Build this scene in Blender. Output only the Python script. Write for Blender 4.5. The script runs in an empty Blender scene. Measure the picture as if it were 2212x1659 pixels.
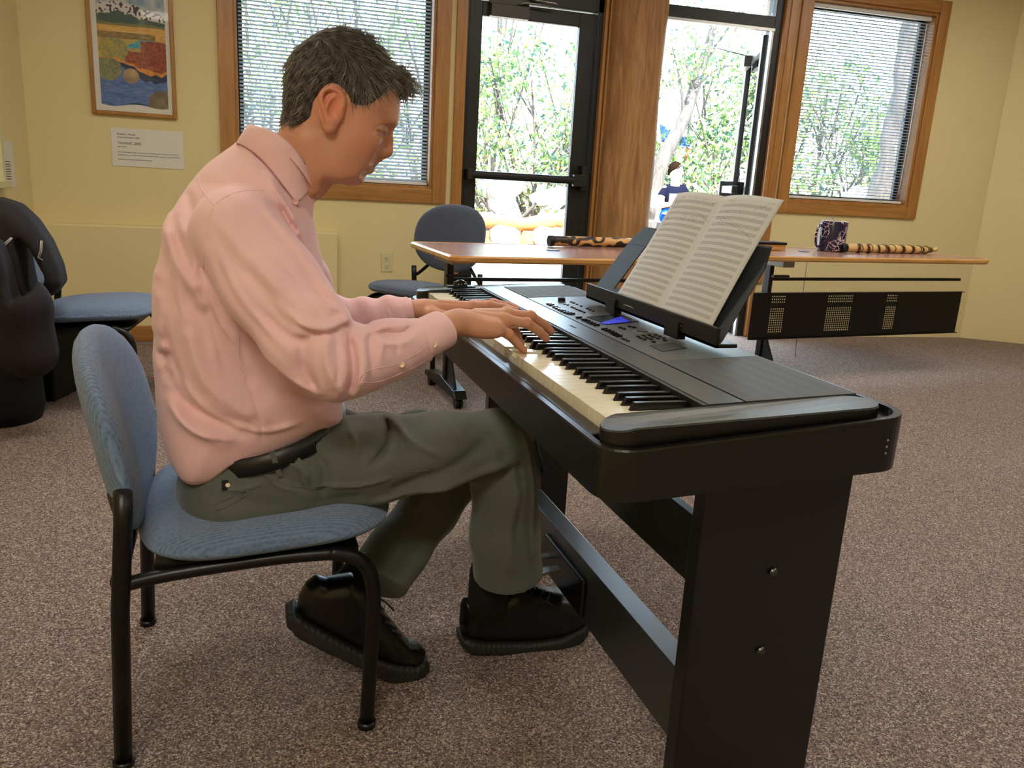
import bpy, math, random
import numpy as np
from mathutils import Vector, Matrix
random.seed(7); np.random.seed(7)
C = bpy.context.scene.collection
PI = math.pi
# ---------------------------------------------------------------- measured camera
F = 1757.17
RW = np.array([[0.9523236658502052, -0.30007922130085585, 0.055064474982500666],
               [-0.02215645613580297, -0.24803431061387843, -0.9684978431621828],
               [0.3042839576992658, 0.9211033827436363, -0.24285763604445543]])
CAM = np.array([-0.4729589935807549, -2.2145058595098086, 1.0411111713021919])
def ray(x, y): return RW.T @ np.array([(x-1106)/F, (y-829.5)/F, 1.])
def aty(x, y, Y): v = ray(x, y); return CAM+v*(Y-CAM[1])/v[1]
def atz(x, y, Z): v = ray(x, y); return CAM+v*(Z-CAM[2])/v[2]
def atx(x, y, X): v = ray(x, y); return CAM+v*(X-CAM[0])/v[0]
def P(t): return aty(t[0], t[1], t[2])

# ---------------------------------------------------------------- materials
def lin(c):
    c = c/255.
    return c/12.92 if c <= .04045 else ((c+.055)/1.055)**2.4
def rgb(r, g, b): return (lin(r), lin(g), lin(b), 1)
class NT:
    def __init__(s, name):
        s.m = bpy.data.materials.new(name); s.m.use_nodes = True
        s.t = s.m.node_tree; s.n = s.t.nodes; s.b = s.n['Principled BSDF']; s.out = s.n['Material Output']
    def add(s, ty, **k):
        n = s.n.new(ty)
        for a, v in k.items():
            if a.startswith('i_'): n.inputs[a[2:].replace('_', ' ')].default_value = v
            else: setattr(n, a, v)
        return n
    def l(s, a, b): s.t.links.new(a, b)
    def coord(s, kind='Object', scale=(1, 1, 1), rot=(0, 0, 0)):
        tc = s.add('ShaderNodeTexCoord'); mp = s.add('ShaderNodeMapping')
        mp.inputs['Scale'].default_value = scale; mp.inputs['Rotation'].default_value = rot
        s.l(tc.outputs[kind], mp.inputs['Vector']); return mp.outputs[0]
    def noise(s, vec, scale, detail=3, rough=.5, dist=0):
        n = s.add('ShaderNodeTexNoise'); s.l(vec, n.inputs['Vector'])
        n.inputs['Scale'].default_value = scale; n.inputs['Detail'].default_value = detail
        n.inputs['Roughness'].default_value = rough; n.inputs['Distortion'].default_value = dist
        return n.outputs['Fac']
    def ramp(s, fac, stops, interp='LINEAR'):
        r = s.add('ShaderNodeValToRGB'); r.color_ramp.interpolation = interp
        e = r.color_ramp.elements
        while len(e) < len(stops): e.new(.5)
        for i, (p, c) in enumerate(stops): e[i].position = p; e[i].color = c
        s.l(fac, r.inputs[0]); return r.outputs[0]
    def mix(s, fac, a, b, mode='MIX'):
        n = s.add('ShaderNodeMix', data_type='RGBA', blend_type=mode)
        for sock, v in ((n.inputs[0], fac), (n.inputs[6], a), (n.inputs[7], b)):
            if hasattr(v, 'is_output'): s.l(v, sock)
            else: sock.default_value = v
        return n.outputs[2]
    def math(s, op, a, b=0, c=0):
        n = s.add('ShaderNodeMath', operation=op)
        for i, v in enumerate((a, b, c)):
            if hasattr(v, 'is_output'): s.l(v, n.inputs[i])
            else: n.inputs[i].default_value = v
        return n.outputs[0]
    def bump(s, h, strength=.3, dist=.01):
        b = s.add('ShaderNodeBump'); b.inputs['Strength'].default_value = strength; b.inputs['Distance'].default_value = dist
        s.l(h, b.inputs['Height']); s.l(b.outputs[0], s.b.inputs['Normal'])
    def base(s, c):
        if hasattr(c, 'is_output'): s.l(c, s.b.inputs['Base Color'])
        else: s.b.inputs['Base Color'].default_value = c
    def set(s, **k):
        for a, v in k.items(): s.b.inputs[a.replace('_', ' ')].default_value = v
        return s
MATS = {}
def plain(name, c, rough=.5, metal=0, bump=0, bs=200, spec=.5, var=0, **k):
    t = NT(name); t.set(Roughness=rough, Metallic=metal, **k); t.b.inputs['Specular IOR Level'].default_value = spec
    v = t.coord()
    n = t.noise(v, bs, 3)
    if var: t.base(t.mix(n, tuple(x*(1-var) for x in c[:3])+(1,), tuple(min(1, x*(1+var)) for x in c[:3])+(1,)))
    else: t.base(c)
    if bump: t.bump(n, bump, .002)
    MATS[name] = t.m; return t.m
def wood(name, c1, c2, scale=(3, 3, 40), rough=.4, axis='z', ns=4, bump=.05):
    t = NT(name); t.set(Roughness=rough)
    sc = {'z': (1, 1, .08), 'x': (.08, 1, 1), 'y': (1, .08, 1)}[axis]
    v = t.coord(scale=sc)
    n = t.noise(v, 22, 6, .6, 1.2); n2 = t.noise(v, 90, 3, .5)
    f = t.math('ADD', t.math('MULTIPLY', n, .75), t.math('MULTIPLY', n2, .25))
    t.base(t.ramp(f, [(.3, c1), (.7, c2)])); t.bump(n2, bump, .002)
    MATS[name] = t.m; return t.m
def vcol(name, rough=.6, bump=0, bs=300, **k):
    t = NT(name); t.set(Roughness=rough, **k)
    a = t.add('ShaderNodeVertexColor'); a.layer_name = 'Col'; t.base(a.outputs[0])
    if bump: t.bump(t.noise(t.coord(), bs, 3), bump, .001)
    MATS[name] = t.m; return t.m

def carpet():
    t = NT('carpet'); t.set(Roughness=.95); t.b.inputs['Specular IOR Level'].default_value = .15
    v = t.coord()
    vo = t.add('ShaderNodeTexVoronoi'); vo.inputs['Scale'].default_value = 330
    wn = t.add('ShaderNodeTexNoise'); wn.inputs['Scale'].default_value = 240; t.l(v, wn.inputs[0]); vm = t.add('ShaderNodeVectorMath', operation='MULTIPLY_ADD'); t.l(wn.outputs['Color'], vm.inputs[0]); vm.inputs[1].default_value = (.006, .006, .006); t.l(v, vm.inputs[2]); t.l(vm.outputs[0], vo.inputs['Vector'])
    sep = t.add('ShaderNodeSeparateColor'); t.l(vo.outputs['Color'], sep.inputs[0])
    fine = t.noise(v, 420, 2, .6, .8)
    c = t.ramp(sep.outputs[0], [(0, rgb(70, 60, 62)), (.16, rgb(122, 108, 100)), (.40, rgb(168, 150, 134)), (.62, rgb(148, 120, 110)), (.78, rgb(210, 192, 176)), (.92, rgb(236, 222, 206))], 'CONSTANT')
    big = t.noise(v, 3.2, 4, .6)
    c = t.mix(t.ramp(fine, [(.35, (0, 0, 0, 1)), (.6, (1, 1, 1, 1))]), t.mix(.5, c, rgb(60, 50, 50)), c)
    c = t.mix(t.math('MULTIPLY', big, .35), c, rgb(150, 124, 120))
    t.base(c); t.bump(fine, .9, .004); return t.m
def fabric(name, c1, c2, sc=1.0):
    t = NT(name); t.set(Roughness=.85); t.b.inputs['Specular IOR Level'].default_value = .25
    t.b.inputs['Sheen Weight'].default_value = .25
    v = t.coord(scale=(sc, sc, sc))
    w1 = t.add('ShaderNodeTexWave', bands_direction='Y'); w1.inputs['Scale'].default_value = 52; w1.inputs['Distortion'].default_value = 3.0; w1.inputs['Detail'].default_value = 1; w1.inputs['Detail Scale'].default_value = 22
    t.l(v, w1.inputs[0])
    w2 = t.add('ShaderNodeTexVoronoi'); w2.inputs['Scale'].default_value = 130; t.l(v, w2.inputs['Vector'])
    h = t.math('ADD', t.math('MULTIPLY', w1.outputs['Fac'], .7), t.math('MULTIPLY', w2.outputs['Distance'], .8))
    t.base(t.mix(h, c1, c2)); t.bump(h, .55, .0025); return t.m
def thinglass(name, tint=(1, 1, 1, 1), refl=1.0):
    t = NT(name); t.n.remove(t.b)
    tr = t.add('ShaderNodeBsdfTransparent'); tr.inputs[0].default_value = tint
    gl = t.add('ShaderNodeBsdfGlossy'); gl.inputs['Roughness'].default_value = .01
    fr = t.add('ShaderNodeFresnel'); fr.inputs[0].default_value = 1.45
    mx = t.add('ShaderNodeMixShader'); t.l(t.math('MULTIPLY', fr.outputs[0], refl), mx.inputs[0]); t.l(tr.outputs[0], mx.inputs[1]); t.l(gl.outputs[0], mx.inputs[2])
    t.l(mx.outputs[0], t.out.inputs[0]); return t.m
def emit(name, c, s):
    t = NT(name); t.base((0, 0, 0, 1)); t.set(Emission_Color=c, Emission_Strength=s); return t.m
def skin(name, c):
    t = NT(name); t.set(Roughness=.5, Subsurface_Weight=.12, Subsurface_Scale=.01)
    t.b.inputs['Subsurface Radius'].default_value = (1, .35, .2)
    v = t.coord(); n = t.noise(v, 28, 4, .6); n2 = t.noise(v, 700, 2, .6); n3 = t.noise(v, 9, 2)
    a = t.add('ShaderNodeVertexColor'); a.layer_name = 'Col'
    c2 = t.mix(t.math('MULTIPLY', n, .5), a.outputs[0], tuple(x*y for x, y in zip(c, (.86, .62, .55, 1))))
    t.base(c2); t.bump(t.math('ADD', t.math('MULTIPLY', n2, .6), n), .25, .0012); return t.m

M = dict(
 wall=NT('wall_paint'), carpet=carpet(),
 oak=wood('window_wood', rgb(146, 96, 46), rgb(190, 138, 76), axis='z', rough=.35),
 oakx=wood('window_wood_level', rgb(146, 96, 46), rgb(190, 138, 76), axis='x', rough=.35),
 log=wood('log_wood', rgb(128, 84, 44), rgb(196, 150, 94), axis='z', rough=.6, bump=.5),
 maple=wood('table_edge_wood', rgb(170, 116, 56), rgb(214, 164, 98), axis='x', rough=.25),
 laminate=wood('table_laminate', rgb(144, 104, 90), rgb(176, 134, 116), axis='x', rough=.22, bump=.01),
 gold=wood('picture_frame_wood', rgb(140, 92, 36), rgb(186, 136, 66), axis='z', rough=.35),
 bark=wood('bark', rgb(34, 30, 27), rgb(80, 72, 66), axis='z', rough=.9, bump=.8),
 benchw=wood('bench_log', rgb(110, 62, 28), rgb(190, 130, 74), axis='x', rough=.9),
 black=plain('black_metal', rgb(11, 11, 12), .36, 0, .05, 200, .4),
 blackw=NT('black_woodgrain'),
 pblack=plain('piano_plastic', rgb(10, 11, 12), .28, 0, .05, 900, .62),
 ppanel=plain('piano_panel', rgb(66, 68, 67), .36, 0, .05, 900, .8), plip=plain('piano_lip', rgb(46, 50, 53), .3, 0, .05, 900, .8), prest=plain('music_rest_plastic', rgb(38, 42, 46), .5, 0, .05, 900, .3),
 pgloss=plain('piano_gloss', rgb(10, 10, 12), .16),
 pdark=plain('piano_recess', rgb(8, 8, 9), .5),
 grille=NT('speaker_cloth'),
 bkey=plain('black_key', rgb(14, 14, 15), .22), wkey=plain('white_key', rgb(232, 226, 200), .2),
 white=plain('white_plastic', rgb(226, 226, 222), .5), slat=plain('blind_slat', rgb(172, 188, 202), .45),
 dmetal=plain('door_metal', rgb(34, 34, 34), .4, .2), dgrey=plain('closer_metal', rgb(62, 60, 56), .4, .3),
 silver=plain('brushed_steel', rgb(170, 170, 165), .3, .9), gtray=plain('grey_frame', rgb(150, 150, 145), .4, .3),
 bolt=plain('bolt_steel', rgb(120, 120, 118), .25, 1),
 paper=plain('paper', rgb(224, 222, 212), .7), ink=plain('ink', rgb(40, 38, 38), .8), pencil=plain('pencil', rgb(70, 70, 74), .8),
 blue=fabric('blue_chair_fabric', rgb(74, 92, 116), rgb(112, 134, 164)),
 grey=fabric('grey_chair_fabric', rgb(60, 68, 84), rgb(84, 94, 114)),
 jacket=plain('black_jacket', rgb(34, 31, 34), .8, 0, .3, 60, .3, .2), bag=plain('black_nylon', rgb(8, 8, 9), .7, 0, .4, 80, .3),
 piping=plain('reflective_piping', rgb(170, 168, 165), .4), 
 ivory=plain('ivory_plate', rgb(214, 206, 160), .4), slot=plain('dark_slot', rgb(30, 28, 25), .6),
 shoe=plain('black_leather', rgb(9, 9, 10), .33, 0, .12, 260), sole=plain('rubber_sole', rgb(30, 29, 28), .6, 0, .2, 300),
 sock=plain('black_sock', rgb(10, 10, 12), .9), lace=plain('shoe_lace', rgb(34, 33, 33), .7),
 belt=plain('belt_leather', rgb(20, 19, 19), .42, 0, .15, 260), button=plain('shirt_button', rgb(226, 206, 170), .25),
 collarbtn=plain('pink_button', rgb(214, 164, 160), .3), concrete=plain('patio_stone', rgb(196, 188, 176), .9, 0, .3, 30, .2, .15),
 screenb=emit('screen_blue', rgb(40, 50, 190), .8), tshirt=plain('navy_cotton', rgb(16, 17, 30), .9, spec=0), shorts=plain('blue_shorts', rgb(14, 50, 110), .8, spec=0),
 tarp=plain('blue_tarp', rgb(40, 80, 190), .6), redc=plain('red_cloth', rgb(200, 40, 50), .7), rock=plain('pale_rock', rgb(190, 182, 170), .95, 0, .6, 12, .2, .2),
 mugw=plain('mug_white', rgb(220, 216, 220), .25), plaster=plain('ceiling_plaster', rgb(226, 220, 206), .9),
 light=emit('lamp_diffuser', (1, .86, .66, 1), 9.0), hair2=vcol('hair_strands', .45), hair1=vcol('hair_base', .85), leafm=None)
t = M['wall']; v = t.coord(); t.base(rgb(226, 211, 158)); t.set(Roughness=.75); t.bump(t.noise(v, 90, 4, .6), .35, .004); M['wall'] = t.m
t = M['blackw']; v = t.coord(scale=(.06, 1, 1)); n = t.noise(v, 500, 3, .6); t.base(t.mix(n, rgb(42, 45, 45), rgb(92, 97, 96))); t.set(Roughness=.36); t.bump(n, .25, .001); M['blackw'] = t.m
t = M['grille']; v = t.coord(); vo = t.add('ShaderNodeTexVoronoi'); vo.inputs['Scale'].default_value = 900; vo.inputs['Randomness'].default_value = 0; t.l(v, vo.inputs['Vector'])
t.base(t.mix(vo.outputs['Distance'], rgb(34, 34, 33), rgb(74, 74, 70))); t.set(Roughness=.6); t.bump(vo.outputs['Distance'], .3, .001); M['grille'] = t.m
t = NT('leaves'); a = t.add('ShaderNodeVertexColor'); a.layer_name = 'Col'; t.base(a.outputs[0]); t.set(Roughness=.5)
tl = t.add('ShaderNodeBsdfTranslucent'); t.l(a.outputs[0], tl.inputs[0]); mx = t.add('ShaderNodeMixShader', i_Fac=.45); t.l(t.b.outputs[0], mx.inputs[1]); t.l(tl.outputs[0], mx.inputs[2]); t.l(mx.outputs[0], t.out.inputs[0]); M['leafm'] = t.m
M['glass'] = thinglass('window_glass'); M['picglass'] = thinglass('picture_glass', refl=.12)
SKINC = rgb(202, 150, 121)
M['skin'] = skin('skin', SKINC)
def cloth(name, c, weave=900, wr=.25, sheen=.2):
    t = NT(name); t.set(Roughness=.8, Sheen_Weight=sheen); t.b.inputs['Specular IOR Level'].default_value = .2
    v = t.coord(); n = t.noise(v, weave, 2, .5); n2 = t.noise(v, 14, 3, .6)
    t.base(t.mix(n2, tuple(x*.93 for x in c[:3])+(1,), tuple(min(1, x*1.06) for x in c[:3])+(1,)))
    n3 = t.noise(v, 38, 2, .5, .6); t.bump(t.math('ADD', t.math('ADD', t.math('MULTIPLY', n, .06), t.math('MULTIPLY', n2, .9)), t.math('MULTIPLY', n3, .28)), wr, .007); return t.m
M['pink'] = cloth('pink_cotton', rgb(230, 188, 190)); M['trouser'] = cloth('grey_twill', rgb(88, 92, 86))

# ---------------------------------------------------------------- mesh building
ROOT = {}      # object name -> world matrix of its thing
def tag(o, label=None, cat=None, group=None, kind=None):
    if label: o['label'] = label
    if cat: o['category'] = cat
    if group: o['group'] = group
    if kind: o['kind'] = kind
    return o
def thing(name, label, cat, loc=(0, 0, 0), rz=0, group=None):
    o = bpy.data.objects.new(name, None); C.objects.link(o); o.empty_display_size = .05
    o.location = loc; o.rotation_euler = (0, 0, rz)
    ROOT[o.name] = Matrix.Translation(Vector(loc)) @ Matrix.Rotation(rz, 4, 'Z')
    return tag(o, label, cat, group)
def mesh_obj(name, V, Fs, m, parent=None, smooth=False, world=True, origin=None, cols=None, uv=None):
    me = bpy.data.meshes.new(name)
    V = np.asarray(V, float).reshape(-1, 3)
    mw = Matrix.Identity(4)
    o = bpy.data.objects.new(name, me)
    if parent is not None:
        mw = ROOT[parent.name]
        if world:
            inv = np.array(mw.inverted()); V = V@inv[:3, :3].T+inv[:3, 3]
    elif origin is not None:
        V = V-np.array(origin, float); mw = Matrix.Translation(Vector(origin)); o.location = origin
    if isinstance(Fs, np.ndarray) and Fs.ndim == 2:
        n, k = Fs.shape
        me.vertices.add(len(V)); me.vertices.foreach_set('co', V.astype(np.float32).ravel())
        me.loops.add(n*k); me.loops.foreach_set('vertex_index', Fs.astype(np.int32).ravel())
        me.polygons.add(n); me.polygons.foreach_set('loop_start', np.arange(0, n*k, k, dtype=np.int32))
        me.update(calc_edges=True)
    else:
        me.from_pydata([tuple(v) for v in V], [], [tuple(f) for f in Fs]); me.update()
    me.validate()
    if cols is not None:
        ca = me.color_attributes.new('Col', 'FLOAT_COLOR', 'POINT')
        c = np.ones((len(V), 4), np.float32); c[:, :3] = np.asarray(cols)[:, :3]; ca.data.foreach_set('color', c.ravel())
    if isinstance(m, (list, tuple)):
        for x in m: me.materials.append(x)
    elif m: me.materials.append(m)
    if smooth: me.polygons.foreach_set('use_smooth', [True]*len(me.polygons))
    C.objects.link(o)
    if parent is not None: o.parent = parent
    ROOT[o.name] = mw
    return o
def bevel(o, w, seg=2, ang=40):
    b = o.modifiers.new('bevel', 'BEVEL'); b.width = w; b.segments = seg; b.limit_method = 'ANGLE'; b.angle_limit = math.radians(ang)
    return o
class MB:
    def __init__(s): s.v = []; s.f = []
    def add(s, V, Fs):
        o = len(s.v); s.v += [tuple(map(float, q)) for q in V]; s.f += [tuple(i+o for i in f) for f in Fs]; return s
    def box(s, a, b, R=None, c=None):
        V = [(x, y, z) for z in (a[2], b[2]) for y in (a[1], b[1]) for x in (a[0], b[0])]
        if R is not None:
            c = np.array(c, float); V = [tuple(c+R@(np.array(q)-c)) for q in V]
        return s.add(V, [(0, 2, 3, 1), (4, 5, 7, 6), (0, 1, 5, 4), (2, 6, 7, 3), (0, 4, 6, 2), (1, 3, 7, 5)])
    def hexa(s, lo, hi):   # two quads (4 pts each, same winding)
        return s.add(list(lo)+list(hi), [(3, 2, 1, 0), (4, 5, 6, 7), (0, 1, 5, 4), (1, 2, 6, 5), (2, 3, 7, 6), (3, 0, 4, 7)])
    def prism(s, poly, d):   # poly: 3d points, d: extrusion vector
        n = len(poly); a = [np.array(p, float) for p in poly]; b = [p+np.array(d, float) for p in a]
        return s.add(a+b, [tuple(range(n-1, -1, -1)), tuple(range(n, 2*n))]+[(i, (i+1) % n, n+(i+1) % n, n+i) for i in range(n)])
    def tube(s, pts, r, n=12, cap=True):
        pts = [np.array(p, float) for p in pts]; rs = r if isinstance(r, (list, tuple)) else [r]*len(pts)
        V = []; up = None
        for i, p in enumerate(pts):
            d = pts[min(i+1, len(pts)-1)]-pts[max(i-1, 0)]; d /= np.linalg.norm(d)+1e-12
            if up is None: up = np.array((0, 0, 1.)) if abs(d[2]) < .9 else np.array((1., 0, 0))
            u = up-d*(up@d); u /= np.linalg.norm(u)+1e-12; up = u; w = np.cross(d, u)
            for k in range(n):
                a = 2*PI*k/n; V.append(p+rs[i]*(math.cos(a)*u+math.sin(a)*w))
        Fs = [(i*n+k, i*n+(k+1) % n, (i+1)*n+(k+1) % n, (i+1)*n+k) for i in range(len(pts)-1) for k in range(n)]
        if cap: Fs += [tuple(range(n-1, -1, -1)), tuple((len(pts)-1)*n+k for k in range(n))]
        return s.add(V, Fs)
    def lathe(s, prof, c, n=24, axis='z'):
        V = []
        for r, h in prof:
            for k in range(n):
                a = 2*PI*k/n; x, y = r*math.cos(a), r*math.sin(a)
                q = {'z': (x, y, h), 'y': (x, h, y), 'x': (h, x, y)}[axis]; V.append(np.array(c, float)+q)
        Fs = [(i*n+k, i*n+(k+1) % n, (i+1)*n+(k+1) % n, (i+1)*n+k) for i in range(len(prof)-1) for k in range(n)]
        Fs += [tuple(range(n-1, -1, -1)), tuple((len(prof)-1)*n+k for k in range(n))]
        return s.add(V, Fs)
    def build(s, name, m, parent=None, smooth=False, world=True, origin=None, bev=0, seg=2):
        o = mesh_obj(name, s.v, s.f, m, parent, smooth, world, origin)
        if bev: bevel(o, bev, seg)
        return o
def rotz(a): return np.array([[math.cos(a), -math.sin(a), 0], [math.sin(a), math.cos(a), 0], [0, 0, 1.]])
def roty(a): return np.array([[math.cos(a), 0, math.sin(a)], [0, 1, 0], [-math.sin(a), 0, math.cos(a)]])
def rotx(a): return np.array([[1, 0, 0], [0, math.cos(a), -math.sin(a)], [0, math.sin(a), math.cos(a)]])
def catmull(pts, n=6, closed=False):
    P_ = [np.array(p, float) for p in pts]; m = len(P_); out = []
    rng = range(m) if closed else range(m-1)
    for i in rng:
        g = lambda j: P_[j % m] if closed else P_[max(0, min(m-1, j))]
        p0, p1, p2, p3 = g(i-1), g(i), g(i+1), g(i+2)
        for k in range(n):
            t = k/n; out.append(.5*((2*p1)+(-p0+p2)*t+(2*p0-5*p1+4*p2-p3)*t*t+(-p0+3*p1-3*p2+p3)*t**3))
    if not closed: out.append(P_[-1])
    return out
def rrect(w, h, r, n=5, c=(0, 0)):
    out = []
    for cx, cy, a0 in ((w/2-r, h/2-r, 0), (-w/2+r, h/2-r, PI/2), (-w/2+r, -h/2+r, PI), (w/2-r, -h/2+r, 3*PI/2)):
        for k in range(n+1):
            a = a0+PI/2*k/n; out.append((c[0]+cx+r*math.cos(a), c[1]+cy+r*math.sin(a)))
    return out

# ---------------------------------------------------------------- implicit surfaces (surface nets)
def polyg(f, lo, hi, h):
    lo = np.array(lo, float); n = [int(math.ceil((b-a)/h))+1 for a, b in zip(lo, hi)]
    X = (lo[0]+h*np.arange(n[0]))[:, None, None]; Y = (lo[1]+h*np.arange(n[1]))[None, :, None]; Z = (lo[2]+h*np.arange(n[2]))[None, None, :]
    D = np.broadcast_to(f(X, Y, Z), n).astype(np.float32)
    D = D.copy(); D[0] = D[-1] = 1e-3+abs(D[0]).max(); D[:, 0] = D[:, -1] = D[0, 0, 0]; D[:, :, 0] = D[:, :, -1] = D[0, 0, 0]
    S = D < 0
    cs = [k-1 for k in n]; acc = np.zeros(cs+[3], np.float32); cnt = np.zeros(cs, np.float32)
    for ax in range(3):
        oth = [a for a in range(3) if a != ax]
        A = [slice(None)]*3; B = [slice(None)]*3; A[ax] = slice(0, -1); B[ax] = slice(1, None)
        a, b = D[tuple(A)], D[tuple(B)]; cr = (S[tuple(A)] != S[tuple(B)])
        t = np.where(cr, a/np.where(cr, a-b, 1), 0)
        for u in (0, 1):
            for w in (0, 1):
                sl = [slice(None)]*3
                sl[oth[0]] = slice(u, u+cs[oth[0]]); sl[oth[1]] = slice(w, w+cs[oth[1]])
                c = cr[tuple(sl)]; cnt += c
                acc[..., ax] += t[tuple(sl)]*c; acc[..., oth[0]] += u*c; acc[..., oth[1]] += w*c
    act = cnt > 0; idx = -np.ones(cs, np.int64); nv = int(act.sum()); idx[act] = np.arange(nv)
    ijk = np.argwhere(act); V = lo+h*(ijk+acc[act]/cnt[act][:, None])
    quads = []
    for ax in range(3):
        oth = [(ax+1) % 3, (ax+2) % 3]
        A = [slice(1, -1)]*3; B = [slice(1, -1)]*3; A[ax] = slice(0, -1); B[ax] = slice(1, None)
        cr = S[tuple(A)] != S[tuple(B)]; e = np.argwhere(cr)
        if not len(e): continue
        e = e+np.array([0 if k == ax else 1 for k in range(3)])
        ins = S[e[:, 0], e[:, 1], e[:, 2]]
        def cell(du, dv):
            q = e.copy(); q[:, oth[0]] -= du; q[:, oth[1]] -= dv; return idx[q[:, 0], q[:, 1], q[:, 2]]
        q = np.stack([cell(1, 1), cell(0, 1), cell(0, 0), cell(1, 0)], 1)
        q[~ins] = q[~ins][:, ::-1]; quads.append(q)
    Q = np.concatenate(quads); Q = Q[(Q >= 0).all(1)]
    return V, Q
def smin(a, b, k):
    if k <= 0: return np.minimum(a, b)
    h = np.clip(.5+.5*(b-a)/k, 0, 1); return b*(1-h)+a*h-k*h*(1-h)
def smax(a, b, k): return -smin(-a, -b, k)
def sph(X, Y, Z, c, r): return np.sqrt((X-c[0])**2+(Y-c[1])**2+(Z-c[2])**2)-r
def ell(X, Y, Z, c, r, R=None):
    x, y, z = X-c[0], Y-c[1], Z-c[2]
    if R is not None: x, y, z = (R[0, 0]*x+R[1, 0]*y+R[2, 0]*z, R[0, 1]*x+R[1, 1]*y+R[2, 1]*z, R[0, 2]*x+R[1, 2]*y+R[2, 2]*z)
    k = np.sqrt((x/r[0])**2+(y/r[1])**2+(z/r[2])**2); return (k-1)*min(r)
def cap(X, Y, Z, a, b, ra, rb):
    a = np.array(a); b = np.array(b); d = b-a; L = d@d+1e-12
    t = np.clip(((X-a[0])*d[0]+(Y-a[1])*d[1]+(Z-a[2])*d[2])/L, 0, 1)
    return np.sqrt((X-a[0]-t*d[0])**2+(Y-a[1]-t*d[1])**2+(Z-a[2]-t*d[2])**2)-(ra+(rb-ra)*t)
def chain(X, Y, Z, pts, rs, k=.01, fl=None):
    D = None
    for i in range(len(pts)-1):
        d = cap(X, Y, Z, pts[i], pts[i+1], rs[i], rs[i+1]); D = d if D is None else smin(D, d, k)
    return D
def poly2(X, Z, poly):
    """signed distance to a closed 2d polygon on a broadcast (x, ., z) grid"""
    x = X; z = Z; p = np.asarray(poly, float); n = len(p)
    d = None; s = None
    for i in range(n):
        a, b = p[i], p[(i+1) % n]; e = b-a
        wx, wz = x-a[0], z-a[1]; t = np.clip((wx*e[0]+wz*e[1])/(e@e+1e-12), 0, 1)
        dd = (wx-t*e[0])**2+(wz-t*e[1])**2; d = dd if d is None else np.minimum(d, dd)
        c1 = z >= a[1]; c2 = z < b[1]; c3 = e[0]*wz > e[1]*wx
        fl = (c1 & c2 & c3) | (~c1 & ~c2 & ~c3); s = fl if s is None else s ^ fl
    return np.sqrt(d)*np.where(s, -1, 1)
def line2(X, Z, pts):
    d = None
    for i in range(len(pts)-1):
        a, b = np.array(pts[i]), np.array(pts[i+1]); e = b-a; wx, wz = X-a[0], Z-a[1]
        t = np.clip((wx*e[0]+wz*e[1])/(e@e+1e-12), 0, 1); dd = (wx-t*e[0])**2+(wz-t*e[1])**2
        d = dd if d is None else np.minimum(d, dd)
    return np.sqrt(d)
def rext(d2, y, T, R):
    qx = d2+R; qy = np.abs(y)-T+R
    return np.minimum(np.maximum(qx, qy), 0)+np.hypot(np.maximum(qx, 0), np.maximum(qy, 0))-R
def xz(pts, Y): return [tuple(aty(a, b, Y)[[0, 2]]) for a, b in pts]
def creases(X, Z, lst, Y):
    out = 0
    for pts, amp, w in lst:
        pp = xz(catmull(pts, 4), Y); d = line2(X, Z, pp); 
        ends = np.minimum(np.hypot(X-pp[0][0], Z-pp[0][1]), np.hypot(X-pp[-1][0], Z-pp[-1][1]))
        out = out+1.45*amp*np.exp(-(d/(w*.78))**2)*np.clip(ends/.03+.25, 0, 1)
    return out
# ================================================================ camera, light
S = bpy.context.scene
cd = bpy.data.cameras.new('camera'); cam = bpy.data.objects.new('camera', cd); C.objects.link(cam)
cd.sensor_width = 36; cd.lens = F/2212*36; cd.clip_start = .05; cd.clip_end = 200
m4 = Matrix.Identity(4)
for i in range(3):
    m4[i][0] = RW[0][i]; m4[i][1] = -RW[1][i]; m4[i][2] = -RW[2][i]; m4[i][3] = CAM[i]
cam.matrix_world = m4; S.camera = cam
S.view_settings.view_transform = 'Standard'; S.view_settings.look = 'None'; S.view_settings.gamma = 1
S.view_settings.exposure = 0.32; S.view_settings.use_curve_mapping = False
S.cycles.use_denoising = True; S.cycles.max_bounces = 7; S.cycles.diffuse_bounces = 4; S.cycles.glossy_bounces = 3
S.cycles.transparent_max_bounces = 12; S.cycles.sample_clamp_indirect = 6; S.cycles.caustics_reflective = False; S.cycles.caustics_refractive = False
w = bpy.data.worlds.new('sky'); S.world = w; w.use_nodes = True
bg = w.node_tree.nodes['Background']; bg.inputs[0].default_value = (.58, .78, 1.0, 1); bg.inputs[1].default_value = 15.0
def light(name, ty, loc, energy, color, size=1, size_y=None, tgt=None, **k):
    ld = bpy.data.lights.new(name, ty); ld.energy = energy; ld.color = color
    if ty == 'AREA':
        ld.size = size; ld.shape = 'RECTANGLE' if size_y else 'SQUARE'
        if size_y: ld.size_y = size_y
    o = bpy.data.objects.new(name, ld); C.objects.link(o); o.location = loc
    if tgt is not None: o.rotation_euler = (Vector(tgt)-Vector(loc)).to_track_quat('-Z', 'Y').to_euler()
    for a, v in k.items(): setattr(ld, a, v)
    return o
light('sun', 'SUN', (0, -5, 12), 30, (1, .95, .86), tgt=(1.5, 3, 0), angle=.01)
for x, y, e in ((-1.2, -3.0, 44), (1.6, -2.8, 10), (-.6, .6, 24), (1.6, .8, 18), (3.9, -1.2, 22), (3.9, 1.2, 22)):
    light('ceiling_fill', 'AREA', (x, y, 2.70), e, (1, .93, .84), 1.2, .6, tgt=(x, y, 0))  # unseen area lights added under the ceiling to fill the interior and camera side

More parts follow.
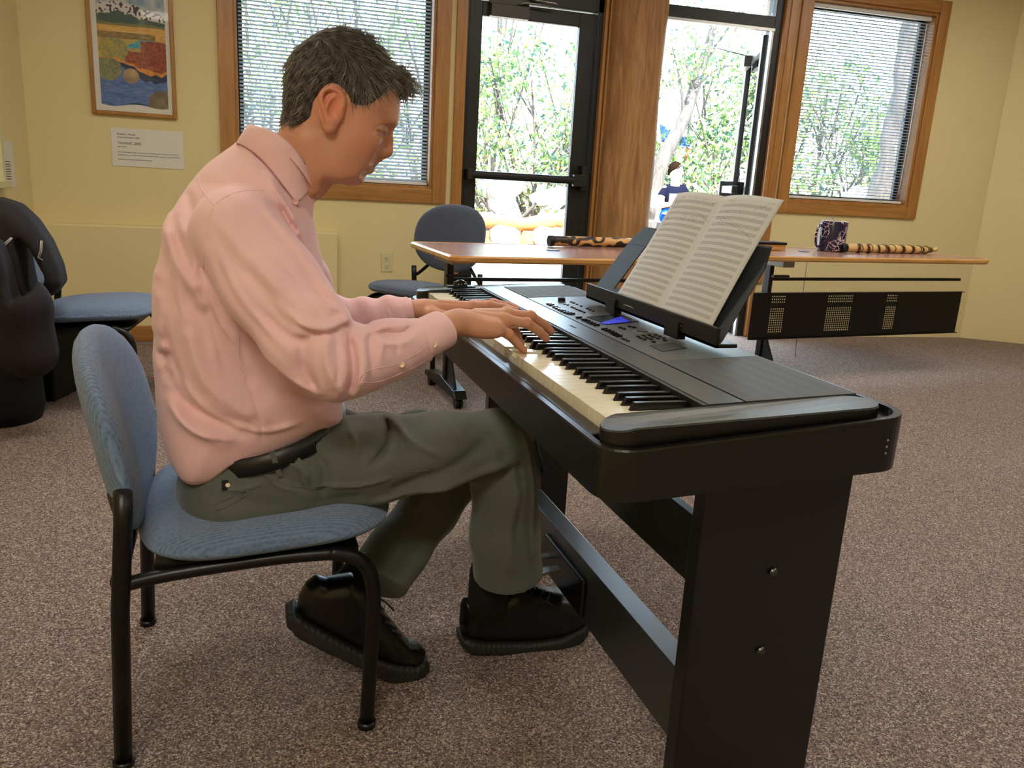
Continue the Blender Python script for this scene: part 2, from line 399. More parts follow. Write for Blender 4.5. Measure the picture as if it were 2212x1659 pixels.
# ================================================================ room shell
def st(o): return tag(o, kind='structure')
st(MB().box((-1.9, -5.2, -.1), (8, 3.2, 0)).build('floor', M['carpet']))
st(MB().box((-1.9, -5.2, 2.75), (8, 3.25, 2.95)).build('ceiling', M['plaster']))
st(MB().box((-1.82, -5.2, 0), (-1.62, 3.2, 2.75)).build('wall_left', M['wall']))
st(MB().box((-1.9, -5.2, 0), (8, -5.05, 2.75)).build('wall_front', M['wall']))
YB = 3.05
b = MB()
for a, c in (((-1.65, YB, 0), (-.53, YB+.16, 2.76)), ((-.53, YB, 0), (.65, YB+.16, .95)), ((-.53, YB, 2.3), (.65, YB+.16, 2.76)),
             ((.65, YB, 0), (.84, YB+.16, 2.76)), ((.84, YB, 2.36), (1.80, YB+.16, 2.76)), ((1.755, YB, 0), (2.0, YB+.16, 2.76)), ((1.9, YB, 2.62), (3.1, YB+.16, 2.76))):
    b.box(a, c)
st(b.build('wall_back', M['wall']))
st(MB().box((-1.63, 2.95, 0), (.05, YB+.02, .668)).build('wall_ledge', M['wall'], bev=.012, seg=3))
# wall with the second window, slightly turned
A2 = math.atan2(-.17, 3.3); O2 = np.array([2.0, 3.05, 0]); R2 = rotz(A2)
def w2(x, y, z): return tuple(O2+R2@np.array([x-2.0, y, z]))
def box2(b, x0, x1, y0, y1, z0, z1):
    lo = [w2(x0, y0, z0), w2(x1, y0, z0), w2(x1, y1, z0), w2(x0, y1, z0)]; hi = [w2(x0, y0, z1), w2(x1, y0, z1), w2(x1, y1, z1), w2(x0, y1, z1)]
    return b.hexa(lo, hi)
b = MB()
for q in ((3.07, 3.27, 0, .16, 0, 2.76), (3.27, 4.31, 0, .16, 0, 1.0), (3.27, 4.31, 0, .16, 2.38, 2.76), (4.31, 5.03, 0, .16, 0, 2.76)): box2(b, *q)
st(b.build('wall_right', M['wall']))
c0 = np.array([5.02, 2.89, 0]); d = np.array([math.cos(math.radians(-37)), math.sin(math.radians(-37)), 0]); n = np.array([-d[1], d[0], 0])
e = c0+d*4.2
st(MB().hexa([c0, e, e+n*.16, c0+n*.16], [q+np.array([0, 0, 2.76]) for q in (c0, e, e+n*.16, c0+n*.16)]).build('wall_side', M['wall']))
st(MB().box((7.9, -5.2, 0), (8.0, 1.5, 2.75)).build('wall_far_right', M['wall']))
b = MB().box((-1.62, 2.928, 0), (.06, 2.95, .09)); b.box((.05, 2.95, 0), (.062, YB, .09)); b.box((.06, YB-.02, 0), (.78, YB, .09))
st(b.build('baseboard_back', M['oakx'], bev=.004))
st(MB().box((-1.62, -5, 0), (-1.60, 2.93, .09)).build('baseboard_left', M['oakx'], bev=.004))
# out-of-view slab added along the eave to shade the windows
st(MB().box((-3, 3.2, 2.62), (8, 4.3, 2.8)).build('added_eave_shade', M['plaster']))

# ---------------------------------------------------------------- windows
def frame_boxes(name, fn, x0, x1, z0, z1, w, parent=None):
    """casing around an opening: mitre-free boards standing 2 cm proud of the wall"""
    b = MB()
    fn(b, x0-w, x0, -.022, .03, z0-w, z1+w); fn(b, x1, x1+w, -.022, .03, z0-w, z1+w)
    o1 = b
    b2 = MB(); fn(b2, x0, x1, -.020, .03, z0-w, z0); fn(b2, x0, x1, -.020, .03, z1, z1+w)
    return o1, b2
def box1(b, x0, x1, y0, y1, z0, z1): return b.box((x0, YB+y0, z0), (x1, YB+y1, z1))
def window(name, fn, x0, x1, z0, z1, w):
    root = thing(name, None, None, (0, 0, 0)); tag(root, kind='structure')
    a, c = frame_boxes(name, fn, x0, x1, z0, z1, w)
    a.build('window_casing', M['oak'], root, bev=.004); c.build('window_sill_trim', M['oakx'], root, bev=.004)
    j = MB(); t = .018
    fn(j, x0, x0+t, .0, .15, z0, z1); fn(j, x1-t, x1, .0, .15, z0, z1); fn(j, x0+t, x1-t, 0, .15, z0, z0+t); fn(j, x0+t, x1-t, 0, .15, z1-t, z1)
    j.build('window_jamb', M['oak'], root)
    s = MB(); q = .03
    fn(s, x0+t, x0+t+q, .11, .14, z0+t, z1-t); fn(s, x1-t-q, x1-t, .11, .14, z0+t, z1-t); fn(s, x0+t+q, x1-t-q, .11, .14, z0+t, z0+t+q); fn(s, x0+t+q, x1-t-q, .11, .14, z1-t-q, z1-t)
    s.build('window_sash', M['dmetal'], root)
    g = MB(); fn(g, x0+t+q, x1-t-q, .123, .127, z0+t+q, z1-t-q); g.build('window_pane', M['glass'], root)
    return root
window('window_1', box1, -.53, .65, .955, 2.28, .088)
window('window_2', box2, 3.27, 4.31, 1.005, 2.375, .085)
st(box2(MB(), 3.10, 3.165, -.02, .03, .4, 2.6).build('trim_1', M['oak'], bev=.006))
st(box2(MB(), 3.055, 3.095, -.03, .03, 0, 2.62).build('trim_2', M['oak'], bev=.008))
st(MB().box((.775, YB-.022, 0), (.842, YB+.03, 2.4)).build('trim_3', M['oak'], bev=.004))
b = MB().box((1.752, YB-.03, 0), (1.775, YB+.05, 2.5)).box((1.778, YB-.045, 0), (1.80, YB+.05, 2.5)).box((1.803, YB-.055, 0), (1.83, YB+.05, 2.5))
st(b.build('trim_4', M['oak'], bev=.006))

def blind(name, fn, frame, x0, x1, z0, z1, tilt, label):
    org = (0, 0, 0)
    root = thing(name, label, 'blind', org)
    h = MB(); fn(h, x0, x1, .035, .062, z1-.03, z1); h.build('head_rail', M['white'], root, bev=.003)
    s = MB(); z = z0+.03; ct, sn = math.cos(tilt), math.sin(tilt); hw = .0125
    while z < z1-.035:
        zz = z+random.uniform(-.0008, .0008)
        pts = []
        for k in range(4):
            u = -1+2*k/3; y = .05+u*hw*ct; q = zz+u*hw*sn+.0022*(1-u*u); pts.append((y, q))
        V = [frame(x0+.004, y, q) for y, q in pts]+[frame(x1-.004, y, q) for y, q in pts]
        s.add(V, [(i, i+1, 5+i, 4+i) for i in range(3)])
        z += .0212
    so = s.build('slats', M['slat'], root, smooth=True)
    r = MB(); fn(r, x0+.002, x1-.002, .037, .063, z0+.002, z0+.02); r.build('bottom_rail', M['white'], root, bev=.003)
    c = MB()
    for xx in (x0+.12, (x0+x1)/2, x1-.12):
        for dy in (.036, .064): c.tube([frame(xx, dy, z0+.01), frame(xx, dy, z1-.02)], .0009, 5)
    c.build('ladder_cords', M['white'], root)
    return root
def f1(x, y, z): return (x, YB+y, z)
bl = blind('window_blind', box1, f1, -.508, .628, .975, 2.262, math.radians(34), 'white mini blind, slats half closed, in the window behind the pianist\'s head')
blind('window_blind', box2, w2, 3.29, 4.29, 1.025, 2.357, math.radians(-10), 'white mini blind with open slats in the window above the mug')
wd = MB().tube([w2(4.24, .02, 2.3), w2(4.245, .02, 1.5), w2(4.238, .02, 1.1)], .004, 6)
tag(wd.build('blind_wand', M['white'], None, True), 'clear tilt wand and pull cord hanging at the right edge of the right blind', 'blind wand')

# ---------------------------------------------------------------- log post
b = MB(); npt = 36; rows = []
rs = np.random.RandomState(3); ph = rs.rand(6)*6
for i, z in enumerate(np.linspace(0, 2.76, 60)):
    for k in range(npt):
        a = 2*PI*k/npt
        r = .192+.006*math.sin(3*a+ph[0]+z*.6)+.004*math.sin(7*a+ph[1]-z)+.005*math.sin(z*2.1+ph[2])+.0035*math.sin(z*7+2*a)
        r -= .013*math.exp(-((a-(4.62+.03*math.sin(z*1.6)))/.035)**2)
        rows.append((1.985+r*math.cos(a), 3.03+r*math.sin(a), z))
b.add(rows, [(i*npt+k, i*npt+(k+1) % npt, (i+1)*npt+(k+1) % npt, (i+1)*npt+k) for i in range(59) for k in range(npt)])
st(b.build('log_column', M['log'], smooth=True))

# ---------------------------------------------------------------- closed glass door
root = thing('door_1', None, None); tag(root, kind='structure')
b = MB(); y0, y1 = YB+.01, YB+.11
b.box((.842, y0, 0), (.862, y1, 2.2)).box((1.715, y0, 0), (1.755, y1, 2.2)).box((.842, y0, 2.12), (1.755, y1, 2.4)); b.build('door_frame', M['dmetal'], root, bev=.003)
b = MB(); y0, y1 = YB+.03, YB+.075
b.box((.864, y0, .01), (.948, y1, 2.112)).box((1.60, y0, .01), (1.712, y1, 2.112)).box((.948, y0, 2.025), (1.60, y1, 2.112)).box((.948, y0, .01), (1.60, y1, .26))
b.build('door_leaf', M['dmetal'], root, bev=.004)
MB().box((.948, YB+.05, .26), (1.60, YB+.056, 2.025)).build('door_pane', M['glass'], root)
b = MB().tube([(.87, YB-.035, 1.062), (1.68, YB-.035, 1.062)], .026, 14); b.box((.868, YB-.07, 1.03), (.90, YB+.03, 1.095)); b.box((1.60, YB-.06, 1.022), (1.70, YB+.03, 1.10)); b.box((1.66, YB-.045, 1.0), (1.70, YB+.03, 1.16))
b.build('push_bar', M['dmetal'], root, bev=.004)
b = MB().box((.985, YB-.03, 2.02), (1.235, YB+.03, 2.095)).box((.98, YB+.0, 2.095), (1.24, YB+.03, 2.14)); b.build('door_closer', M['dgrey'], root, bev=.004)
MB().tube([(1.16, YB-.01, 2.10), (1.20, YB-.03, 2.115), (1.42, YB-.05, 2.112), (1.40, YB-.045, 2.13), (1.2, YB+0.0, 2.15)], .006, 6).build('closer_arm', M['silver'], root, True)
b = MB().box((1.585, YB+.0, .93), (1.60, YB+.03, 1.22)); b.build('lock_case', M['dmetal'], root)

# ---------------------------------------------------------------- open glass door
root = thing('door_2', None, None); tag(root, kind='structure')
b = MB(); y0, y1 = .0, .11
for q in ((3.0, 3.055, y0, y1, 0, 2.62), (2.1, 3.0, y0, y1, 2.145, 2.225), (2.1, 3.0, y0, y1, 2.60, 2.68)): box2(b, *q)
b.build('door_frame', M['dmetal'], root, bev=.003)
b = MB(); box2(b, 2.94, 2.955, .03, .05, 2.2, 2.62); box2(b, 2.985, 3.0, .0, .03, 0, 2.15); b.build('frame_stop', M['silver'], root)
g = MB(); box2(g, 2.1, 3.0, .05, .055, 2.225, 2.6); g.build('transom_pane', M['glass'], root)
b = MB(); box2(b, 2.15, 3.0, -.012, .0, 2.128, 2.146); b.build('door_stop_strip', M['silver'], root)
h0 = np.array([3.02, 3.07, 0]); h1 = np.array([3.425, 3.90, 0]); dv = (h1-h0)/np.linalg.norm(h1-h0); nv = np.array([-dv[1], dv[0], 0]); Lf = np.linalg.norm(h1-h0)
def boxl(b, u0, u1, v0, v1, z0, z1):
    q = lambda u, v, z: h0+dv*u+nv*v+np.array([0, 0, z])
    return b.hexa([q(u0, v0, z0), q(u1, v0, z0), q(u1, v1, z0), q(u0, v1, z0)], [q(u0, v0, z1), q(u1, v0, z1), q(u1, v1, z1), q(u0, v1, z1)])
b = MB(); boxl(b, 0, .09, 0, .045, .01, 2.12); boxl(b, Lf-.1, Lf, 0, .045, .01, 2.12); boxl(b, .09, Lf-.1, 0, .045, 2.02, 2.12); boxl(b, .09, Lf-.1, 0, .045, .01, .26)
b.build('door_leaf', M['dmetal'], root, bev=.004)
g = MB(); boxl(g, .09, Lf-.1, .02, .025, .26, 2.02); g.build('door_pane', M['glass'], root)
b = MB(); boxl(b, .04, Lf-.02, .09, .135, 1.035, 1.09); boxl(b, Lf-.12, Lf-.02, .045, .15, 1.0, 1.13); b.build('push_bar', M['dmetal'], root, bev=.005)
b = MB(); boxl(b, .52, .80, .045, .10, 1.98, 2.06); b.build('door_closer', M['dgrey'], root, bev=.004)
q = lambda u, v, z: h0+dv*u+nv*v+np.array([0, 0, z])
MB().tube([q(.6, .09, 2.07), q(.42, .33, 2.09), w2(2.72, .0, 2.135)], .006, 6).build('closer_arm', M['silver'], root, True)

# ---------------------------------------------------------------- outdoors
def ground_z(x, y): return -.03+np.clip(y-5.2, 0, 99)*.13+np.clip(y-10, 0, 99)*.10
xs = np.linspace(-14, 26, 70); ys = np.linspace(3.15, 32, 60)
V = [(x, y, float(ground_z(x, y))+.03*math.sin(x*3.1+y*2.3)*(y > 5.2)) for y in ys for x in xs]
Fq = [(j*70+i, j*70+i+1, (j+1)*70+i+1, (j+1)*70+i) for j in range(59) for i in range(69)]
g = mesh_obj('patio_ground', V, Fq, M['concrete'], smooth=True); tag(g, kind='structure')
LEAF = .72*np.array([[.10, .20, .04], [.20, .32, .07], [.05, .12, .04], [.34, .42, .12], [.04, .10, .08], [.30, .38, .14], [.6, .62, .5]])
def leaves(n, blobs, size, pal=LEAF, seed=0):
    r = np.random.RandomState(seed); V = []; cols = []
    wts = np.array([b[3]**2 for b in blobs]); pick = r.choice(len(blobs), n, p=wts/wts.sum())
    B = np.array([b[:3] for b in blobs])[pick]; rad = np.array([b[3] for b in blobs])[pick]
    u = r.normal(size=(n, 3)); u /= np.linalg.norm(u, axis=1)[:, None]
    c = B+u*(rad*(r.rand(n)**.4))[:, None]*np.array([1, 1, .85])
    a = r.normal(size=(n, 3)); a /= np.linalg.norm(a, axis=1)[:, None]; bb = np.cross(a, r.normal(size=(n, 3))); bb /= np.linalg.norm(bb, axis=1)[:, None]
    s = size*(.6+.8*r.rand(n))[:, None]; nn = np.cross(a, bb)*.15
    V = np.stack([c-a*s, c+bb*s*.38+nn*s, c+a*s, c-bb*s*.38+nn*s], 1).reshape(-1, 3)
    col = pal[r.randint(len(pal), size=n)]*(.7+.6*r.rand(n))[:, None]; cols = np.repeat(col, 4, 0)
    return V, np.arange(4*n).reshape(n, 4), cols
def shrub(name, label, x, y, h, w, n, seed, size=.05, trunks=((0, 0),), lean=0, base=0, pal=LEAF, cat='shrub', group=None, tr=.05, bare=0):
    gz = float(ground_z(x, y)); root = thing(name, label, cat, (x, y, gz), group=group); r = np.random.RandomState(seed)
    blobs = [(x+lean*h+r.uniform(-w, w), y+r.uniform(-w, w)*.7, gz+base+r.uniform(.25, 1)*(h-base), r.uniform(.18, .42)*w+.1) for _ in range(14)]
    V, Fq, cols = leaves(int(n*1.25), blobs, size*.62, pal, seed)
    ok = np.repeat((V.reshape(-1, 4, 3)[:, :, 2].min(1) > gz-.05), 4); 
    mesh_obj('foliage', V, Fq, M['leafm'], root, cols=cols)
    b = MB()
    for i, bl in enumerate(blobs):
        st_ = np.array([x, y, gz]); mid = st_*.5+np.array(bl[:3])*.5+r.normal(size=3)*.08; mid[2] = max(mid[2], gz+.1)
        b.tube(catmull([st_, mid, bl[:3]], 4), [.012+.012*(1-k/9) for k in range(9)], 6)
        for _ in range(bare):
            e = np.array(bl[:3])+r.normal(size=3)*w*.45; b.tube([mid, (mid+e)/2+r.normal(size=3)*.06, e], [.008, .006, .003], 5)
    if len(b.v): b.build('branches', M['bark'], root, True)
    if tr:
        p0 = np.array([x, y, gz-.05]); p1 = np.array([x+lean*h*.9, y, gz+h*.95])
        MB().tube(catmull([p0, p0*.6+p1*.4+np.array([.05, 0, 0]), p1], 6), [tr*(1-.5*k/12) for k in range(13)], 10).build('trunk', M['bark'], root, True)
    return root
def at_y(px, Y): q = aty(px, 400, Y); return q[0]
G = 'shrubs behind the glass'
spec = [(560, 8.0, 3.0, 1.2, 2600, 'tall green shrub behind the left blind, beside the window\'s left edge'), (760, 9.5, 4.2, 1.6, 3200, 'tall dense tree behind the left blind, beside the pianist\'s face'),
        (920, 8.5, 3.0, 1.1, 2400, 'green shrub behind the left blind, next to its right edge'),
        (1060, 10.5, 4.6, 1.3, 3600, 'tall leafy tree at the left side of the closed door\'s glass'), (1145, 8.6, 2.1, 1.0, 3000, 'bright green bush in the middle of the closed door\'s glass'),
        (1215, 10.2, 2.6, 1.1, 2400, 'sparse thorny bush at the right side of the closed door\'s glass'), (1090, 8.0, 1.2, .9, 2000, 'low green bush behind the log bench'),
        (1470, 10.5, 3.4, 1.5, 1800, 'pale sunlit bush behind the seated person'), (1560, 9.0, 2.4, 1.0, 2400, 'green bush to the right of the seated person, in the open doorway'),
        (1660, 10.0, 3.0, 1.2, 2200, 'leafy bush behind the open door leaf'), (1760, 8.5, 2.6, 1.2, 2600, 'sparse bush behind the left part of the right blind'), (1870, 8.0, 2.4, 1.2, 3200, 'thick green bush behind the middle of the right blind'),
        (1960, 9.0, 3.4, 1.2, 2600, 'green tree behind the right blind, beside the rock chimney'), (650, 7.2, 1.6, 1.0, 1500, 'low green bush at the foot of the left window')]
for i, (px, Y, h, ww, nn, lab) in enumerate(spec):
    pal = LEAF if i % 3 else LEAF*np.array([1.25, 1.1, .9])
    shrub('shrub', lab, at_y(px, Y), Y, h, ww, nn, 40+i, size=.055+.012*(i % 3), cat='shrub', group=G, tr=.035 if h > 3 else 0, bare=2, pal=pal)
# leaning trunk in the open doorway
def px3(px, py, Y): return aty(px, py, Y)
root = thing('leaning_tree', 'leaning grey tree trunk with sparse leaves in the open doorway', 'tree', tuple(px3(1400, 470, 8.6)))
pts = [px3(1396, 470, 8.6), px3(1430, 350, 8.7), px3(1478, 255, 8.8), px3(1512, 150, 8.9), px3(1540, 60, 9.0), px3(1552, -60, 9.1)]
MB().tube(catmull(pts, 5), [.125-.0035*i for i in range(26)], 12).build('trunk', M['bark'], root, True)
b = MB()
for q in ([(1512, 150, 8.9), (1560, 80, 9), (1600, 20, 9)], [(1478, 255, 8.8), (1470, 180, 8.8), (1450, 90, 8.8)], [(1500, 190, 8.8), (1545, 150, 8.8), (1590, 140, 8.9)]): b.tube(catmull([P(t) for t in q], 4), [.03, .028, .026, .023, .02, .017, .014, .011, .008], 7)
b.build('branches', M['bark'], root, True)
bl = [tuple(px3(a, c, 8.9))+(r,) for a, c, r in ((1600, 20, .5), (1460, 80, .5), (1590, 130, .45), (1540, 20, .5), (1430, 180, .3), (1570, 230, .3))]
V, Fq, cols = leaves(1800, bl, .034, LEAF, 5); mesh_obj('foliage', V, Fq, M['leafm'], root, cols=cols)
# tall tree behind the right blind (grey rock column)
b = MB(); r = np.random.RandomState(2)
pts = [px3(1905, 440, 6.2), px3(1935, 330, 6.25), px3(1955, 230, 6.3), px3(1975, 120, 6.35), px3(1992, 0, 6.4), px3(2000, -120, 6.4)]
V = []; n = 14; pp = catmull(pts, 6)
for i, p in enumerate(pp):
    for k in range(n):
        a = 2*PI*k/n; rr = .19+.03*math.sin(a*3+i*.7)+.03*r.rand(); V.append((p[0]+rr*math.cos(a), p[1]+rr*.8*math.sin(a), p[2]))
b.add(V, [(i*n+k, i*n+(k+1) % n, (i+1)*n+(k+1) % n, (i+1)*n+k) for i in range(len(pp)-1) for k in range(n)])
tag(b.build('tree', M['bark'], None, True, origin=tuple(pts[0])), 'thick rough grey trunk behind the right blind', 'tree')
# log bench
root = thing('log_bench', 'pale log bench on round log ends, seen through the closed door', 'bench', tuple(px3(1130, 520, 7)))
b = MB().tube(catmull([px3(1000, 468, 7), px3(1060, 476, 7), px3(1130, 484, 7), px3(1212, 476, 7)], 5), [.085+.014*math.sin(i*1.7) for i in range(16)], 14); b.build('seat_log', M['benchw'], root, True)
for xx, nm in ((1038, 0), (1142, 1), (1206, 2)):
    c = px3(xx, 520, 7); MB().tube([c+np.array([0, 0, .12]), c+np.array([0, 0, -.28])], [.10, .12], 12).build('leg', M['benchw'], root, True)
for xx, yy, rr in ((1092, 505, .12), (1184, 508, .12)):
    c = px3(xx, yy+6, 6.7); tag(MB().tube([c+np.array([0, -.2, 0]), c+np.array([0, .3, 0])], rr, 16).build('cut_log', M['rock'], None, True, origin=tuple(c)), 'round pale log end under the bench, '+('left one' if xx < 1100 else 'right one'), 'log')
for px, py, Y, s in ((1080, 405, 8.2, .28), (1190, 425, 8.0, .25), (1160, 415, 8.8, .3), (1860, 425, 6.8, .22), (1412, 430, 8.2, .2)):
    c = px3(px, py, Y); Vv = []; r = np.random.RandomState(px)
    b = MB(); n = 14
    prof = [(s*math.sin(t)*(1+.1*r.rand()), -s*.6*math.cos(t)) for t in np.linspace(.05, PI-.05, 9)]
    b.lathe(prof, c, n)
    b.v = [tuple(np.array(c)+(np.array(q)-c)*(1+.16*math.sin(q[0]*23+q[2]*17))) for q in b.v]
    tag(b.build('boulder', M['rock'], None, True, origin=tuple(c)), {1080: 'pale boulder above the left half of the log bench', 1190: 'pale boulder near the right edge of the closed door\'s glass', 1160: 'pale boulder behind the middle of the log bench', 1860: 'white boulder behind the bottom of the right blind', 1412: 'pale boulder beside the log column in the open doorway'}[px], 'boulder')
# tarp and red cloth in the trees
for nm, mt, pts, lab in (('tarp', 'tarp', [(1428, 268), (1460, 290), (1490, 300), (1490, 318), (1450, 312), (1430, 300)], 'blue tarp glimpsed behind the leaning trunk'), ('red_cloth', 'redc', [(1484, 320), (1492, 320), (1492, 345), (1480, 340)], 'small red cloth hanging above the seated person')):
    poly = [px3(a, c, 9.6) for a, c in pts]; tag(MB().prism(poly, (0, .05, 0)).build(nm, M[mt], origin=tuple(poly[0])), lab, 'cloth')
# stump and seated person outside
c = px3(1430, 492, 7.2); gz = float(ground_z(c[0], c[1]))
tag(MB().tube([(c[0], c[1], gz-.03), (c[0], c[1], c[2]+.06)], [.21, .18], 16).build('tree_stump', M['bark'], None, True, origin=(c[0], c[1], gz)), 'tree stump the person outside sits on', 'stump')
def outside_person():
    Y = 7.15; q = lambda a, b, dy=0: px3(a, b, Y+dy)
    hd, nk = q(1461, 372), q(1459, 392)
    root = thing('person', 'person outdoors in a navy T-shirt and blue shorts sitting on a stump', 'person', tuple(q(1445, 480)))
    def f(X, Y_, Z):
        D = ell(X, Y_, Z, hd, (.078, .095, .112))
        D = smin(D, cap(X, Y_, Z, nk+np.array([0, 0, .06]), nk-np.array([0, 0, .05]), .05, .055), .03)
        D = smin(D, ell(X, Y_, Z, hd+np.array([.02, -.1, -.01]), (.014, .02, .02)), .012)
        D = smin(D, chain(X, Y_, Z, [q(1456, 418), q(1450, 460)], [.09, .11], .03), .04)
        for s, pts in ((-1, [q(1439, 408), q(1427, 428, -.02), q(1430, 443, -.10), q(1452, 442, -.22)]), (1, [q(1474, 408), q(1484, 428, -.02), q(1478, 444, -.1), q(1462, 442, -.22)])):
            D = smin(D, chain(X, Y_, Z, pts, [.05, .042, .036, .028], .02), .01)
            e = pts[-1]
            for k in range(4): D = smin(D, cap(X, Y_, Z, e+np.array([-.02+.014*k, 0, 0]), e+np.array([-.02+.014*k, -.07, -.01]), .009, .007), .006)
        for s, kx in ((-1, 1438), (1, 1466)):
            D = smin(D, chain(X, Y_, Z, [q(1450+8*s, 466), q(kx, 470, -.38), q(kx-2, 500, -.42), q(kx-2, 512, -.5)], [.085, .062, .045, .035], .02), .02)
        return D
    V, Q = polyg(f, q(1418, 350, -.7)-np.array([.1, 0, .6]), q(1500, 345, .25)+np.array([.15, 0, .1]), .013)
    mesh_obj('body', V, Q, M['skin'], root, True, cols=np.tile(SKINC[:3], (len(V), 1)))
    def g(X, Y_, Z):
        D = chain(X, Y_, Z, [q(1457, 419), q(1453, 430), q(1450, 454)], [.115, .12, .125], .03)
        D = smin(D, cap(X, Y_, Z, q(1441, 407), q(1430, 421, -.01), .052, .052), .02); D = smin(D, cap(X, Y_, Z, q(1474, 407), q(1483, 421, -.01), .052, .052), .02)
        return np.maximum(D, -ell(X, Y_, Z, nk, (.085, .09, .075)))
    V, Q = polyg(g, q(1400, 390, -.3), q(1510, 385, .3)+np.array([0, 0, .05]), .013) if False else polyg(g, (q(1395, 480)[0], Y-.3, q(1450, 480)[2]), (q(1510, 400)[0], Y+.3, q(1450, 380)[2]), .013)
    mesh_obj('t_shirt', V, Q, M['tshirt'], root, True)
    def sh(X, Y_, Z):
        D = None
        for s, kx in ((-1, 1438), (1, 1466)):
            d = cap(X, Y_, Z, q(1450+8*s, 466), q(kx+1, 469, -.26), .10, .085); D = d if D is None else smin(D, d, .03)
        return D
    V, Q = polyg(sh, (q(1400, 480)[0], Y-.42, q(1450, 500)[2]), (q(1510, 400)[0], Y+.25, q(1450, 440)[2]), .013)
    mesh_obj('shorts', V, Q, M['shorts'], root, True)
    def hr(X, Y_, Z):
        D = ell(X, Y_, Z, hd+np.array([-.012, .012, .018]), (.088, .10, .112)); D = D+.006*np.sin(X*140)*np.sin(Z*120+Y_*90)
        return np.maximum(D, -(Z-hd[2]-.005-.6*(hd[1]-Y_-.02)))
    V, Q = polyg(hr, hd-np.array([.12, .13, .05]), hd+np.array([.12, .14, .16]), .008)
    mesh_obj('hair', V, Q, plain('brown_hair', rgb(24, 16, 11), .9, spec=0), root, True)
    pb = q(1462, 432, -.30)
    MB().box(pb-np.array([.10, .01, .06]), pb+np.array([.10, .01, .07])).build('open_booklet', M['paper'], None, origin=tuple(pb))
    tag(bpy.data.objects['open_booklet'], 'white paper held by the person outdoors', 'booklet')
outside_person()
# ================================================================ chairs
def cushion(a, b, T, n=3.0, dome=.0, curve=0.0, N=48, K=9, edge=.5):
    """superellipse pad in the local xy plane, thickness along z; curve bends the pad about y"""
    V = []; Fs = []
    for side in (1, -1):
        for k in range(K+1):
            r = math.sin(k/K*PI/2)
            t = T*(1-r**8)**.5*(1+dome*(1-r*r) if side > 0 else 1)
            rr = r
            for i in range(N):
                th = 2*PI*i/N; c, s_ = math.cos(th), math.sin(th)
                x = a*rr*math.copysign(abs(c)**(2/n), c); y = b*rr*math.copysign(abs(s_)**(2/n), s_)
                V.append((x, y, side*t/2+curve*(y/b)**2))
    for sd in range(2):
        o = sd*(K+1)*N
        for k in range(K):
            for i in range(N):
                q = (o+k*N+i, o+(k+1)*N+i, o+(k+1)*N+(i+1) % N, o+k*N+(i+1) % N)
                Fs.append(q if sd == 0 else q[::-1])
    o2 = (K+1)*N
    for i in range(N): Fs.append((K*N+i, o2+K*N+i, o2+K*N+(i+1) % N, K*N+(i+1) % N))
    return np.array(V), Fs
def make_chair(name, label, loc, rz, fab, sc=1.0, seat_z=.405, back=(.185, .235), back_c=(-.228, .557), group=None):
    """side chair, faces local +x, origin on the floor below the seat centre"""
    root = thing(name, label, 'chair', loc, rz, group)
    V, Fs = cushion(.232, .262, .062, 3.4, .25); V[:, 2] -= .010*(V[:, 0]/.2)**2*(V[:, 0] > 0)
    R = roty(-.075); V = V@R.T+np.array([.045, 0, seat_z]); mesh_obj('seat', V, Fs, fab, root, True, world=False)
    V, Fs = cushion(back[0], back[1], .052, 2.35, .15, curve=.035)
    # pad normal +x, top tilted backwards
    Rm = roty(PI/2-.19); V = V@Rm.T+np.array([back_c[0], 0, back_c[1]]); bo = mesh_obj('backrest', V, Fs, fab, root, True, world=False)
    for s_ in (-1, 1):
        y = .243*s_
        b = MB().tube([(-.214, y, .012), (-.203, y, .30), (-.190, y, .455), (-.187, y, .515)], .0150, 14)
        b.tube([(-.2145, y, 0), (-.214, y, .012)], .018, 14); b.build('leg', M['black'], root, True, world=False)
        pts = catmull([(.214, y, .012), (.222, y, .20), (.222, y, .30), (.198, y*.99, .352), (.145, y*.97, .370)], 5)
        b = MB().tube(pts, .0140, 14).tube([(.2135, y, 0), (.214, y, .012)], .0175, 14); b.build('leg', M['black'], root, True, world=False)
    b = MB()
    for s_ in (-1, 1): b.tube(catmull([(.16, .236*s_, .368), (.05, .23*s_, .366), (-.12, .225*s_, .352), (-.20, .236*s_, .345)], 4), .0125, 10)
    b.box((-.15, -.21, .352), (.20, .21, .366)); b.tube([(-.205, -.235, .35), (-.205, .235, .35)], .0125, 10)
    b.build('seat_frame', M['black'], root, True, world=False)
    for s_ in (-1, 1): MB().tube(catmull([(-.189, .243*s_, .468), (-.200, .215*s_, .474), ((back_c[0] if back_c[1] > .58 else -.212), (.11 if back_c[1] > .58 else .17)*s_, max(.486, back_c[1]-.62*back[0]))], 4), .010, 8).build('back_bracket', M['black'], root, True, world=False)
    return root
make_chair('side_chair', 'blue fabric chair with black tube legs that the pianist sits on', (-.495, -.602, 0), .02, M['blue'])
make_chair('side_chair', 'dark grey fabric chair standing behind the wood-edged table, before the glass door', (.47, 2.30, 0), math.radians(219), M['grey'], seat_z=.42, back_c=(-.235, .695), back=(.195, .255))
make_chair('side_chair', 'blue fabric chair by the left wall with a black jacket over its back', (-1.13, 1.61, 0), -.10, M['blue'], seat_z=.42, back=(.165, .20), back_c=(-.25, .615))

